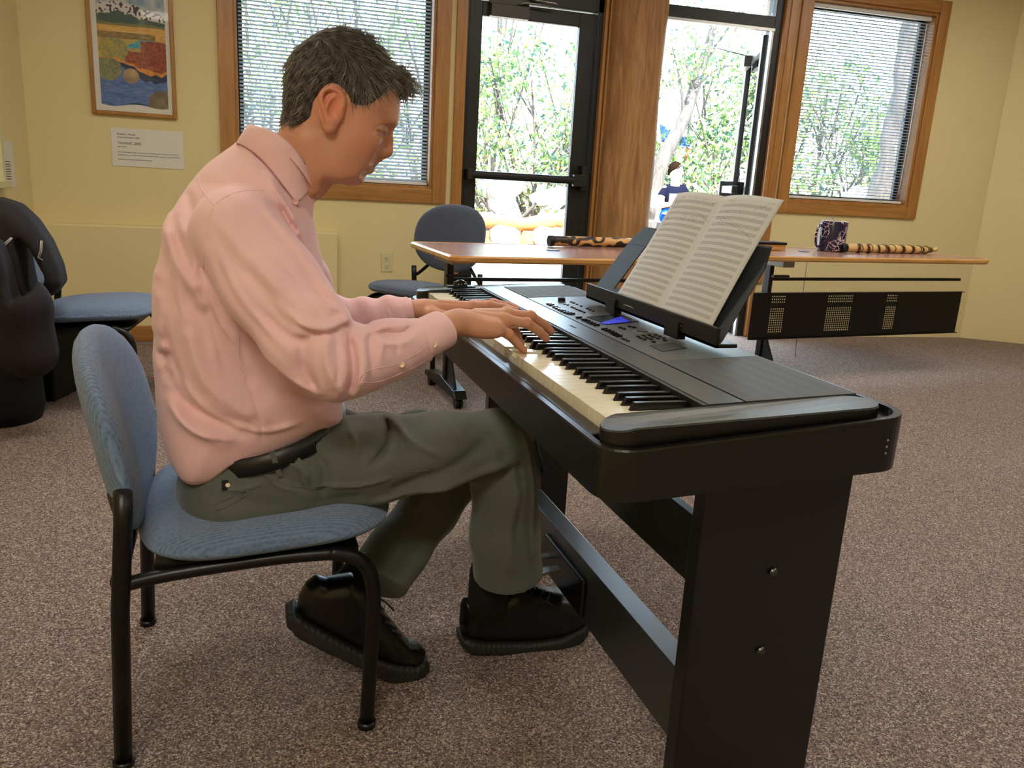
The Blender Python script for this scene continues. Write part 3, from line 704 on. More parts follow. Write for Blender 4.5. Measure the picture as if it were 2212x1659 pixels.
# ---------------------------------------------------------------- jacket draped over the left chair, bag below
def jacket():
    Y = 1.35; root = thing('jacket', 'black jacket with light piping draped over the back of the chair by the left wall', 'jacket', tuple(atz(40, 860, 0)))
    out = [(-60, 425), (0, 427), (42, 441), (80, 474), (114, 520), (138, 570), (146, 606), (126, 632), (84, 640), (70, 650), (78, 700), (84, 770), (90, 800), (60, 826), (16, 860), (0, 866), (-60, 880)]
    hole = [(44, 513), (58, 512), (76, 530), (92, 556), (112, 590), (110, 604), (70, 628), (64, 600), (57, 560)]
    po = xz(out, Y); ho = xz(hole, Y)
    def f(X, Y_, Z):
        top = aty(0, 425, Y)[2]
        d2 = poly2(X, Z, po); yc = Y+.06*np.sin((X+1.5)*9)
        fold = (.010*np.sin(X*42+Z*16)+.005*np.sin(X*90-Z*24))*np.clip((top-.25-Z)*3, 0, 1)*np.clip(-d2/.06, 0, 1)
        D = rext(d2, Y_-yc+.05, .12, .07)+fold
        D = smin(D, chain(X, Y_, Z, [aty(0, 560, 1.1), aty(50, 660, 1.1), aty(62, 760, 1.12)], [.07, .085, .10], .05), .03)
        return smax(D, -rext(poly2(X, Z, ho), Y_-Y, .40, .02), .015)
    a = aty(-50, 880, Y); c = aty(145, 420, Y)
    V, Q = polyg(f, (a[0]-.05, Y-.42, a[2]-.1), (c[0]+.08, Y+.32, c[2]+.05), .011)
    mesh_obj('cloth_shell', V, Q, M['jacket'], root, True)
    for pts in ([(0, 536), (12, 524), (24, 513)], [(0, 540), (14, 527), (27, 514)], [(88, 520), (87, 540), (82, 556), (92, 562)], [(91, 520), (90, 541), (86, 556)]):
        MB().tube([aty(x, y, Y-.175+(0.04 if x > 60 else 0)) for x, y in pts], .0022, 6).build('reflective_piping', M['piping'], root, True)
jacket()
tag(MB().lathe([(.02, 0), (.15, .004), (.165, .05), (.16, .20), (.13, .28), (.03, .30)], (-1.44, 1.38, 0), 26).build('round_bag', M['bag'], None, True, origin=(-1.44, 1.38, 0)), 'soft round black bag on the carpet under the jacket', 'bag')
b = MB().hexa([(-1.42, 1.64, 0), (-1.285, 1.60, 0), (-1.20, 1.90, 0), (-1.36, 1.93, 0)], [(-1.40, 1.64, .37), (-1.285, 1.62, .385), (-1.20, 1.90, .385), (-1.36, 1.93, .37)])
tag(b.build('flat_case', M['bag'], None, origin=(-1.33, 1.7, 0), bev=.012, seg=3), 'upright black case standing under the blue seat by the left wall', 'case')

# ---------------------------------------------------------------- tables
def table(name, label, org, ang, L, W, flat_edge, leg_u, panel, yf=.62, cr=.045):
    root = thing(name, label, 'table', (org[0], org[1], 0), ang)
    top = [(x+L/2, y+W/2, .722) for x, y in rrect(L, W, cr, 6)]
    MB().prism([(x, y, .703) for x, y, z in top], (0, 0, .024)).build('tabletop', M['laminate'], root, world=False)
    # rounded wood edge: ring around the slab
    out = rrect(L+.012, W+.012, cr+.005, 6, (L/2, W/2)); inn = rrect(L-.03, W-.03, cr-.01, 6, (L/2, W/2)); n = len(out)
    V = []
    for pts, z in ((inn, .7285), (rrect(L-.004, W-.004, cr, 6, (L/2, W/2)), .7285), (out, .722), (out, .708), (rrect(L-.004, W-.004, cr, 6, (L/2, W/2)), .700), (inn, .700)): V += [(x, y, z) for x, y in pts]
    Fs = [(k*n+i, k*n+(i+1) % n, ((k+1) % 6)*n+(i+1) % n, ((k+1) % 6)*n+i) for k in range(6) for i in range(n)]
    mesh_obj('edge_band', V, Fs, M['maple'], root, False, world=False)
    for u in leg_u:
        yc = W*yf
        b = MB().box((u-.028, yc-.02, .09), (u+.0, yc+.02, .66)).box((u-.034, yc-.026, .42), (u-.028, yc+.026, .68)); b.build('leg', M['black'], root, world=False, bev=.004)
        MB().box((u-.05, yc-.14, .66), (u+.03, yc+.14, .70)).build('hinge_bracket', M['gtray'], root, world=False, bev=.003)
        b = MB().prism([(u-.03, W*.38, .085), (u-.03, W*.38-.03, .055), (u-.03, W*.38-.03, .05), (u-.03, W*1.08, .05), (u-.03, W*1.08, .075), (u-.03, W*.7, .11)], (.06, 0, 0)); b.build('foot', M['black'], root, world=False, bev=.008)
        for yy in (W*.40, W*1.04):
            MB().tube([(u-.016, yy, .027), (u-.004, yy, .027)], .027, 16).tube([(u+.004, yy, .027), (u+.016, yy, .027)], .027, 16).tube([(u, yy, .03), (u, yy, .07)], .009, 8).build('caster', M['black'], root, False, world=False)
        MB().box((u-.06, yc-.09, .60), (u+.05, yc-.07, .612)).build('tilt_handle', M['black'], root, world=False)
        MB().hexa([(u-.020, yc-.15, .075), (u-.004, yc-.15, .075), (u-.004, yc-.02, .075), (u-.020, yc-.02, .075)], [(u-.020, yc-.05, .24), (u-.004, yc-.05, .24), (u-.004, yc-.02, .24), (u-.020, yc-.02, .24)]).build('foot_brace', M['black'], root, world=False, bev=.003)
    MB().box((leg_u[0], W*yf-.012, .572), (L-.01, W*yf+.012, .588)).build('crossbar', M['black'], root, world=False)
    g = MB().lathe([(.001, .7286), (.032, .7286), (.032, .7305), (.026, .731)], (.62, W*.55, 0), 20); g.build('cable_grommet', M['black'], root, world=False)
    if panel:
        u0, u1, yp, z0, z1 = panel
        # perforated hanging panel: strips between fields of real holes
        b = MB(); fields = [(.135, .24), (.56, .76), (1.04, 1.13)]
        rows_ = [(z0, z0+.03, False), (z0+.03, z0+.175, True), (z0+.175, z0+.20, False), (z0+.20, z1-.012, True), (z1-.012, z1, False)]
        t = .0016
        for za, zb, holes in rows_:
            if not holes: b.box((u0, yp-t, za), (u1, yp+t, zb)); continue
            last = u0
            for fa, fb in fields:
                b.box((last, yp-t, za), (u0+fa, yp+t, zb)); last = u0+fb
                nc = int((fb-fa)/.0145); nr = max(2, int((zb-za)/.0125)); cw = (fb-fa)/nc; chh = (zb-za)/nr
                for r_ in range(nr):
                    for c_ in range(nc):
                        cx = u0+fa+cw*(c_+.5); cz = za+chh*(r_+.5); hr = .0042; sh = (cw/2 if False else 0)
                        o8 = [(cx+hr*math.cos(a), cz+hr*math.sin(a)) for a in np.linspace(0, 2*PI, 9)[:-1]]
                        sq = [(cx+cw/2, cz), (cx+cw/2, cz+chh/2), (cx, cz+chh/2), (cx-cw/2, cz+chh/2), (cx-cw/2, cz), (cx-cw/2, cz-chh/2), (cx, cz-chh/2), (cx+cw/2, cz-chh/2)]
                        b.add([(x, yp, z) for x, z in sq]+[(x, yp, z) for x, z in o8], [(i, (i+1) % 8, 8+(i+1) % 8, 8+i) for i in range(8)])
            b.box((last, yp-t, za), (u1, yp+t, zb))
        b.box((u0, yp-.02, z0-.004), (u1, yp+t, z0)).box((u0, yp-.02, z1), (u1, yp+t, z1+.004))
        b.build('modesty_panel', M['black'], root, world=False)
    return root
a1 = math.atan2(.127, 1.84)
table('training_table', 'wood-edged folding table beyond the keyboard\'s left end, with the dark patterned stick on it', (.315, 1.035), a1, 1.50, .69, 0, (.14,), None)
a2 = math.radians(6.6)
table('training_table', 'wood-edged folding table on the right with perforated black panel and the mug on it', (2.06, 1.475), a2, 1.86, .60, 0, (.30,), (.17, 1.87, .20, .243, .503), .37, .12)
tb = thing('corner_table', 'wood-edged table whose corner just enters at the left edge', 'table', (-.978, -.30, 0), math.radians(28))
MB().prism([(x-.225, y+.225, .703) for x, y in rrect(.45, .45, .03)], (0, 0, .025)).build('tabletop', M['laminate'], tb, world=False)
out = rrect(.462, .462, .035, 6, (-.225, .225)); inn = rrect(.42, .42, .025, 6, (-.225, .225)); n = len(out)
V = [(x, y, z) for pts, z in ((inn, .7285), (out, .722), (out, .706), (inn, .700)) for x, y in pts]
mesh_obj('edge_band', V, [(k*n+i, k*n+(i+1) % n, ((k+1) % 4)*n+(i+1) % n, ((k+1) % 4)*n+i) for k in range(4) for i in range(n)], M['maple'], tb, False, world=False)
for yy in (.08, .38): MB().tube([(-.36, yy, 0), (-.36, yy, .70)], .018, 10).build('leg', M['black'], tb, True, world=False)
# loose cable hanging from the right table
pc = [atz(1718, 772, .004), aty(1722, 720, 2.25), aty(1736, 620, 2.2), aty(1744, 562, 2.13)]
tag(MB().tube(catmull(pc, 4), .0018, 5).build('hanging_cable', M['black'], None, True, origin=tuple(pc[0])), 'thin black cable hanging from the right table to the carpet', 'cable')

# ---------------------------------------------------------------- things on the tables
def tpos(org, ang, u, v): return np.array([org[0]+u*math.cos(ang)-v*math.sin(ang), org[1]+u*math.sin(ang)+v*math.cos(ang)])
# dark patterned stick
t = NT('burnt_pattern'); v = t.coord(scale=(1, 1, 1)); wv = t.add('ShaderNodeTexWave', wave_type='RINGS', rings_direction='X'); wv.inputs['Scale'].default_value = 5.5; wv.inputs['Distortion'].default_value = 9; wv.inputs['Detail'].default_value = 1.2; wv.inputs['Detail Scale'].default_value = 2.2
t.l(v, wv.inputs[0]); t.base(t.ramp(wv.outputs['Fac'], [(.40, rgb(40, 26, 14)), (.5, rgb(120, 82, 40)), (.62, rgb(206, 158, 96))])); t.set(Roughness=.45); M['burnt'] = t.m
p0 = tpos((.315, 1.035), a1, .70, .60); p1 = p0+np.array([.475, .03]); z = .7295+.026
root = thing('patterned_rainstick', 'short thick stick with dark burnt swirl pattern on the table before the log column', 'stick', (p0[0], p0[1], .7295))
A = np.array([p0[0], p0[1], z]); Bq = np.array([p1[0], p1[1], z])
MB().tube([A+(Bq-A)*t_ for t_ in np.linspace(0, 1, 12)], .0255, 20).build('tube', M['burnt'], root, True)
e = (Bq-A)/np.linalg.norm(Bq-A)
MB().tube([A-e*.006, A+e*.016], .0275, 20).build('end_cap', M['black'], root, False); MB().tube([Bq-e*.008, Bq+e*.005], .0275, 20).build('end_cap', M['black'], root, False)
MB().tube([Bq+e*(.012+.010*math.cos(k))+np.array([0, 0, .010*math.sin(k)-.012]) for k in np.linspace(0, 6.0, 12)], .0018, 5).build('hanging_loop', M['black'], root, True)
# light flute with black rings
q0 = atz(1822, 545, .7295+.024); q1 = aty(2030, 541, q0[1]+.02)
q0[1] = 1.90; q0 = aty(1822, 539, 1.90); q0[2] = .755; q1 = aty(2010, 541, 2.03); q1[2] = .752
root = thing('wooden_flute', 'pale wooden flute with black rings and a mouthpiece, on the table beside the mug', 'flute', (q0[0], q0[1], .7295))
t = NT('flute_wood'); v = t.coord(); wv = t.add('ShaderNodeTexWave', bands_direction='X'); wv.inputs['Scale'].default_value = 3.2; wv.inputs['Distortion'].default_value = 5; wv.inputs['Detail'].default_value = 1; wv.inputs['Detail Scale'].default_value = 1.4
t.l(v, wv.inputs[0]); t.base(t.ramp(wv.outputs['Fac'], [(.1, rgb(70, 44, 20)), (.2, rgb(188, 144, 84)), (.6, rgb(214, 180, 120))])); t.set(Roughness=.35); M['flute'] = t.m
ts = np.linspace(0, 1, 26); rr = [.0255 if k < .84 else .0255-.008*(k-.84)/.16 for k in ts]
MB().tube([q0+(q1-q0)*k for k in ts], rr, 20).build('barrel', M['flute'], root, True)
e = (q1-q0)/np.linalg.norm(q1-q0)
MB().tube([q0-e*.022, q0-e*.016, q0+e*.012], [.020, .0275, .0275], 20).build('end_cap', M['black'], root, False)
for k in (.16, .27, .42, .53, .62, .73, .83, .93):
    c = q0+(q1-q0)*k; L = .012 if k < .9 else .012; r_ = .0262 if k < .84 else .0235
    ring = [c+e*(.010*math.cos(a))+np.array([0, 0, 0])+r_*(np.array([0, 0, 1.])*math.sin(a)+np.cross(e, (0, 0, 1.))*math.cos(a)) for a in np.linspace(0, 2*PI, 25)]
    MB().tube(ring, .0026, 6).build('ring', M['black'], root, True)
MB().tube([q1-e*.005, q1+e*.055], [.010, .009], 10).tube([q1+e*.03+np.array([0, 0, -.006]), q1+e*.06+np.array([0, 0, .012])], [.008, .011], 10).build('mouthpiece', M['flute'], root, True)
# mug
mc = aty(1793, 541, 1.98); mc[2] = .7295
root = thing('mug', 'dark mug with pale lightning pattern on the right table', 'mug', tuple(mc), math.radians(0))
t = NT('lightning_print'); v = t.coord(); vo = t.add('ShaderNodeTexVoronoi', feature='DISTANCE_TO_EDGE'); vo.inputs['Scale'].default_value = 30
n_ = t.add('ShaderNodeTexNoise'); n_.inputs['Scale'].default_value = 40; t.l(v, n_.inputs[0]); vm = t.add('ShaderNodeVectorMath', operation='MULTIPLY_ADD'); t.l(n_.outputs['Color'], vm.inputs[0]); vm.inputs[1].default_value = (.03, .03, .03); t.l(v, vm.inputs[2]); t.l(vm.outputs[0], vo.inputs['Vector'])
big = t.ramp(t.noise(v, 9, 1), [(.38, (0, 0, 0, 1)), (.44, (1, 1, 1, 1))])
t.base(t.mix(big, rgb(38, 34, 62), t.ramp(vo.outputs['Distance'], [(.02, rgb(226, 200, 210)), (.05, rgb(40, 34, 66))]))); t.set(Roughness=.2); M['mugp'] = t.m
V = MB(); R_ = .082; H = .178
V.lathe([(R_*.9, 0), (R_*.985, .006), (R_, .02), (R_, H-.004), (R_*.985, H)], (0, 0, 0), 40); V.f = V.f[:-1]
V.build('mug_body', M['mugp'], root, True, world=False)
V = MB(); V.lathe([(R_*.985, H), (R_*.94, H), (R_*.93, H-.004), (R_*.92, .02), (.01, .012)], (0, 0, 0), 40); V.f = V.f[:-2]+[V.f[-1]]; V.build('mug_inside', M['mugw'], root, True, world=False)
MB().tube(catmull([(-R_+.004, -.01, H-.035), (-R_-.03, -.012, H-.03), (-R_-.048, -.014, H-.09), (-R_-.03, -.012, H-.15), (-R_+.006, -.01, .035)], 6), .0075, 10).build('mug_handle', M['mugp'], root, True, world=False)
tag(MB().tube(catmull([(mc[0]-.01, mc[1]+.06, .7295+H), (mc[0]+.012, mc[1]+.055, .7295+H+.018), (mc[0]+.04, mc[1]+.05, .7295+H+.004), (mc[0]+.03, mc[1]+.03, .7295+H-.03)], 5), .0028, 6).build('spoon_wire', M['silver'], None, True, origin=(mc[0], mc[1]+.06, .7295+H-.03)), 'thin wire handle sticking out of the lightning mug', 'spoon')
bx = aty(1650, 531, 1.95)
bo = thing('small_box', 'small black-lidded box on the right table behind the sheet music', 'box', (bx[0], bx[1], .7295), a2)
MB().box((-.12, -.05, 0), (.12, .05, .03)).build('box_body', M['maple'], bo, world=False); MB().box((-.125, -.055, .03), (.125, .055, .044)).build('box_lid', M['black'], bo, world=False, bev=.002)

# ---------------------------------------------------------------- on the walls
def text(s, size, loc, rot, m, parent, name='lettering', ext=0.0002, align='LEFT'):
    cu = bpy.data.curves.new(name, 'FONT'); cu.body = s; cu.size = size; cu.extrude = ext; cu.align_x = align
    o = bpy.data.objects.new(name, cu); C.objects.link(o); cu.materials.append(m)
    mw = Matrix.Translation(Vector(loc)) @ rot
    if parent is not None: o.parent = parent; mw = ROOT[parent.name].inverted() @ mw
    o.matrix_local = mw
    dg = bpy.context.evaluated_depsgraph_get(); me = bpy.data.meshes.new_from_object(o.evaluated_get(dg)); me.materials.clear(); me.materials.append(m)
    n = bpy.data.objects.new(name, me); C.objects.link(n); n.parent = parent; n.matrix_local = mw
    bpy.data.objects.remove(o); n.name = name; return n
RB = Matrix.Rotation(PI/2, 4, 'X')           # lettering on a wall facing -y
# picture
px0, px1, pz0, pz1 = -1.287, -.848, 1.272, 2.02; tl = 0.0
root = thing('framed_picture', 'framed landscape painting of a river, autumn shrubs and snowy mountains', 'picture', ((px0+px1)/2, YB-.01, pz0))
b = MB(); fw = .022
b.box((px0, YB-.026, pz0), (px0+fw, YB, pz1)).box((px1-fw, YB-.026, pz0), (px1, YB, pz1)).box((px0+fw, YB-.026, pz0), (px1-fw, YB, pz0+fw)).box((px0+fw, YB-.026, pz1-fw), (px1-fw, YB, pz1))
b.build('picture_frame', M['gold'], root, bev=.004)
MB().box((px0+fw, YB-.012, pz0+fw), (px1-fw, YB-.002, pz1-fw)).build('picture_mount', M['paper'], root)
nx, nz = 150, 260; U, W_ = np.meshgrid(np.linspace(0, 1, nx), np.linspace(0, 1, nz))
def vn(x, y, s, seed=0):
    r = np.random.RandomState(seed); g = r.rand(64, 64); x = (x*s) % 63; y = (y*s) % 63; i = x.astype(int); j = y.astype(int); fx, fy = x-i, y-j
    fx = fx*fx*(3-2*fx); fy = fy*fy*(3-2*fy); return (g[j, i]*(1-fx)+g[j, i+1]*fx)*(1-fy)+(g[j+1, i]*(1-fx)+g[j+1, i+1]*fx)*fy
def L3(r, g, b_): return np.array([lin(r), lin(g), lin(b_)])
N1 = vn(U, W_*1.6, 12, 1); N2 = vn(U, W_*1.6, 38, 2); N3 = vn(U*.4, W_*3, 40, 3)
img = np.zeros((nz, nx, 3)); tt = np.interp(1-W_, [0, .16, .27, .334, .43, .46, .62, .66, 1], [.10, .205, .29, .375, .48, .50, .68, .72, 1.0])            # tt: 0 top .. 1 bottom
def paint(mask, ca, cb, n): img[mask] = (ca*(1-n[..., None])+cb*n[..., None])[mask]
paint(tt >= 0, L3(120, 150, 180), L3(196, 198, 190), N1)
rid = .225+.05*np.abs(U-.3)*2+.02*N1
paint(tt > rid-.03, L3(210, 205, 200), L3(70, 66, 72), (N2 > .6)*1.0)
paint(tt > rid+.035+.05*(U > .6)*(1-U), L3(60, 92, 88), L3(90, 100, 78), N2)
paint(tt > .37+.02*N1, L3(96, 112, 60), L3(150, 136, 96), N1)
paint(tt > .40+.006*N1, L3(226, 190, 106), L3(206, 150, 70), N3)
paint((tt > .455+.01*N1) & (tt < .50+.01*N1) & (U < .85), L3(110, 92, 70), L3(170, 140, 84), N3)
paint(tt > .50, L3(196, 170, 92), L3(160, 140, 84), N1)
paint((tt > .50) & (tt < .58) & (np.abs(U-(.74-(tt-.5)*3.2)) < .12), L3(50, 140, 160), L3(90, 180, 190), N2)
paint((tt > .50+.1*(U < .62)+.02*N1) & (U > .36+.03*N1), L3(120, 52, 40), L3(176, 96, 64), N2)
paint(((U-.22)/.22)**2+((tt-.60)/.10)**2 < 1, L3(190, 160, 60), L3(120, 140, 110), N2)
wl = .70+.05*U+.03*N1-.03*np.sin(U*6)
paint(tt > wl-.02, L3(230, 160, 70), L3(200, 120, 50), N2)
paint(tt > wl+.005, L3(36, 44, 60), L3(50, 70, 110), N3)
paint(tt > wl+.05, L3(58, 98, 156), L3(112, 130, 186), N3)
paint(((U-.13)/.20)**2+((tt-.76)/.08)**2 < 1, L3(110, 116, 84), L3(150, 150, 110), N2)
paint(((U-.46)/.12)**2+((tt-.80)/.05)**2 < 1, L3(200, 172, 120), L3(130, 110, 90), N1)
paint(((U-.92)/.22)**2+((tt-.97)/.085)**2 < 1, L3(150, 130, 96), L3(90, 84, 74), N1)
mx0, mx1, mz0, mz1 = px0+fw+.028, px1-fw-.022, pz0+fw+.035, pz1-fw-.02
wob = .003
V = np.stack([mx0+(mx1-mx0)*U, np.full_like(U, YB-.0135), mz0+(mz1-mz0)*W_], -1); V[:, :, 2] -= .008*np.sin(U*9)*(W_ < .01)
idx = np.arange(nx*nz).reshape(nz, nx); Fq = np.stack([idx[:-1, :-1], idx[:-1, 1:], idx[1:, 1:], idx[1:, :-1]], -1).reshape(-1, 4)
M['paint'] = vcol('watercolour', .6); mesh_obj('painting', V.reshape(-1, 3), Fq, M['paint'], root, cols=img.reshape(-1, 3))
MB().box((px0+fw, YB-.020, pz0+fw), (px1-fw, YB-.019, pz1-fw)).build('picture_glass', M['picglass'], root)
# caption card (laminated)
R6 = Matrix.Rotation(math.radians(1.2), 4, 'Y')
root = thing('caption_card', 'white laminated caption card below the framed landscape', 'card', (-1.02, YB-.004, 1.0))
MB().box((-1.202, YB-.004, .995), (-.823, YB-.001, 1.205)).build('card_sheet', M['paper'], root, bev=.001)
for s_, z_, sz in (('Shelton, Nicole', 1.167, .0155), ('Artist in Residence, 2002', 1.151, .0115), ('"Untitled", 2002', 1.117, .0190), ('dye on silk', 1.101, .0100),
                   ('Painted dye on silk. Subject is riverside park. Painting hung from a dowel over back of the', 1.071, .0088), ('painting, framed under glass. Painting depicts stream, willows, grassland, mountains, and sky.', 1.056, .0088), ('Rocky Mountain National Park Museum Collection', 1.031, .0086)):
    text(s_, sz, (-1.170, YB-.0045, z_), RB, M['ink'], root)
# outlet
root = thing('wall_outlet', 'ivory double electrical outlet low on the wall left of the grey chair', 'outlet', (.365, YB, .445))
c = aty(836, 567, YB); MB().box((c[0]-.037, YB-.006, c[2]-.06), (c[0]+.037, YB, c[2]+.06)).build('outlet_plate', M['ivory'], root, bev=.003)
for dz in (.026, -.026):
    MB().lathe([(.017, -.009), (.017, -.005)], (c[0], YB, c[2]+dz), 20, 'y').build('outlet_face', M['ivory'], root)
    MB().box((c[0]-.008, YB-.0098, c[2]+dz-.002), (c[0]-.0055, YB-.0088, c[2]+dz+.007)).box((c[0]+.0055, YB-.0098, c[2]+dz-.002), (c[0]+.008, YB-.0088, c[2]+dz+.007)).box((c[0]-.002, YB-.0098, c[2]+dz-.011), (c[0]+.002, YB-.0088, c[2]+dz-.006)).build('outlet_slot', M['slot'], root)
# left wall: pale framed board and notice
XL = -1.62
root = thing('wall_board', 'pale framed board at the left edge, on the left wall', 'board', (XL, 2.1, .9))
MB().box((XL, 1.5, .89), (XL+.02, 2.40, 2.2)).build('board_panel', M['white'], root); b = MB().box((XL, 2.36, .90), (XL+.035, 2.41, 2.2)).box((XL, 1.5, .87), (XL+.05, 2.43, .905)); b.build('board_frame', M['ivory'], root, bev=.004)
root = thing('wall_notice', 'white notice sheet with ruled lines on the left wall near the corner', 'notice', (XL, 2.6, .86))
MB().box((XL, 2.43, .865), (XL+.003, 2.70, 1.09)).build('notice_sheet', M['paper'], root)
b = MB()
for k in range(8): b.box((XL+.003, 2.45, .905+.012*k), (XL+.0036, 2.63, .9085+.012*k))
b.box((XL+.003, 2.45, .893), (XL+.0036, 2.53, .896)); b.build('ruled_lines', M['ink'], root)
# ================================================================ digital piano
def zt(x): return .742+.036*(x-.15)          # the casing rises slightly to the back
YN, YF = -1.292, .070                         # near and far outer side of the unit
root = thing('digital_piano', 'black digital piano on a wooden stand, played by the man in the pink shirt', 'piano', (.25, -.61, 0))
PI_ = root
def rpoly(x0, x1, y0, y1, r, n=6):
    return [(x+(x0+x1)/2, y+(y0+y1)/2) for x, y in rrect(x1-x0, y1-y0, r, n)]
def slab(b, poly, zlo, zhi, off=0, offh=0):
    lo = [(x, y, (zlo(x) if callable(zlo) else zlo)) for x, y in poly]; hi = [(x, y, (zhi(x) if callable(zhi) else zhi)) for x, y in poly]
    n = len(poly); return b.add(lo+hi, [tuple(range(n-1, -1, -1)), tuple(range(n, 2*n))]+[(i, (i+1) % n, n+(i+1) % n, n+i) for i in range(n)])
# stand tray
x0, x1 = -.038, .452
b = MB(); out = rpoly(x0, x1, YN-.018, YF+.018, .05, 8); inn = rpoly(x0+.010, x1-.010, YN-.008, YF+.008, .045, 8); n = len(out)
zl = lambda x: .636+.05*(x-.0)*1.0; zu = lambda x: .7085+.072*x
V = [(x, y, zl(x)) for x, y in out]+[(x, y, zu(x)-.003) for x, y in out]+[(x*.996+.001, y*.9985-.001, zu(x)) for x, y in out]+[(x, y, zu(x)) for x, y in inn]+[(x, y, zu(x)-.012) for x, y in inn]
Fs = [tuple(range(n-1, -1, -1))]+[(k*n+i, k*n+(i+1) % n, (k+1)*n+(i+1) % n, (k+1)*n+i) for k in range(4) for i in range(n)]+[tuple(4*n+i for i in range(n))]
mesh_obj('stand_tray', V, Fs, M['pblack'], root, False)
for k in range(3): MB().tube([(.405, YN-.0185, .705-.010*k), (.405, YN-.0165, .705-.010*k)], .0018, 8).build('tray_mark', M['gtray'], root)
# unit casing: near and far side blocks with top woodgrain caps
def side_block(ya, yb, rn):
    poly = []
    for (x, y) in rpoly(-.026, .415, ya, yb, rn, 7): poly.append((x, y))
    b = MB(); slab(b, poly, lambda x: .70+.03*x, lambda x: zt(x)-.004-.010*max(0, (.02-x)/.05)); b.build('side_block', M['pblack'], root)
    cx, cy = .195, (ya+yb)/2
    b = MB(); slab(b, [(cx+(x-cx)*.996, cy+(y-cy)*.965) for x, y in poly], lambda x: zt(x)-.004-.010*max(0, (.02-x)/.05), lambda x: zt(x)-.001-.010*max(0, (.02-x)/.05)); b.build('side_cap', M['blackw'], root)
side_block(YN, -1.2225, .034); side_block(.0005, YF, .030)
# keybed, key slip, fall strip
MB().box((-.004, -1.222, .676), (.15, 0, .703)).build('keybed', M['pdark'], root)
MB().hexa([(-.028, -1.225, .690), (-.002, -1.225, .690), (-.002, .0, .690), (-.028, .0, .690)], [(-.026, -1.225, .706), (-.002, -1.225, .707), (-.002, .0, .707), (-.026, .0, .706)]).build('key_slip', M['pblack'], root, bev=.003)
MB().box((.1475, -1.222, .70), (.156, 0, .741)).build('fall_strip', M['pdark'], root)
b = MB()
for i in range(52):
    if i % 3 == 1: b.box((.1455, -i*.0235-.006, .722), (.1476, -i*.0235+.002, .735))
b.build('fall_marks', M['slot'], root)
# main panel pieces (front lip, centre panel, two speaker grilles)
def toppanel(name, poly, m, dz=0, th=.03, bev=0):
    b = MB(); slab(b, poly, lambda x: zt(x)-th, lambda x: zt(x)+dz); return b.build(name, m, root, bev=bev)
toppanel('front_lip', [(.156, -1.222), (.215, -1.222), (.215, 0), (.156, 0)], M['plip'], 0, .04)
def rectp(xa, xb, ya, yb): return [(xa, ya), (xb, ya), (xb, yb), (xa, yb)]
CP = toppanel('control_panel', rectp(.219, .414, -.953, -.207), M['ppanel'], 0, .045)
for ya, yb in ((-1.222, -.956), (-.204, -.001)):
    toppanel('speaker_grille', rectp(.219, .414, ya, yb), M['grille'], .0005, .045)
toppanel('casing', rectp(.150, .412, -1.222, 0), M['pdark'], -.006, .04)
def top(x, y):
    z = .748
    for _ in range(8): p = atz(x, y, z); z = zt(p[0])
    return p
# buttons
def btn(px, py, L, Wd, h, m, name='button'):
    p = top(px, py); b = MB(); poly = [(p[0]+x, p[1]+y) for x, y in rrect(L, Wd, min(L, Wd)*.35, 3)]
    slab(b, poly, lambda x: zt(x)-.001, lambda x: zt(x)+h); b.build(name, m, CP)
c5 = lambda x, y: (1040+x/6.9125, 590+y/6.9125)
for q in ((1010, 465), (1045, 480), (1100, 510), (1140, 530), (1180, 552), (1220, 570), (1265, 590), (1310, 605), (1350, 615), (1455, 672), (1535, 705), (1580, 722), (1620, 745), (1665, 765), (1720, 785), (1835, 845), (1885, 865), (1935, 885), (1975, 910), (2010, 930), (2055, 950)):
    btn(*c5(*q), .015, .0055, .0035, M['pgloss'])
for q in ((2110, 985), (2150, 1000), (2190, 1020), (1245, 465), (1290, 480), (1350, 512), (1385, 525), (1420, 545), (1460, 560), (1495, 572), (1535, 590), (1338, 435), (1378, 450), (1425, 468), (1488, 497), (1580, 535), (1625, 553), (1670, 573)):
    btn(*c5(*q), .007, .0055, .002, M['pgloss'])
c7 = lambda x, y: (1080+x/4.608, 620+y/4.608)
for q in ((1375, 495), (1430, 488), (1485, 483), (1545, 478), (1400, 512), (1460, 508), (1520, 500), (1590, 492), (1440, 528), (1500, 522), (1570, 515), (1625, 508), (1530, 550), (1640, 535), (1195, 408), (1235, 420), (1290, 397), (1335, 405)):
    btn(*c7(*q), .007, .010, .002, M['pgloss'])
p = top(1213, 650); MB().lathe([(.0098, -.002), (.0098, .008), (.0085, .0095)], (p[0], p[1], zt(p[0])), 24).build('volume_knob', M['pgloss'], CP)
p = top(1387, 716.6); MB().lathe([(.021, -.001), (.021, .001), (.017, .0014), (.016, .001)], (p[0], p[1], zt(p[0])), 32).build('dial', M['silver'], CP)
MB().lathe([(.013, -.001), (.0125, .0025)], (p[0], p[1], zt(p[0])), 24).build('dial_cap', M['pblack'], CP)
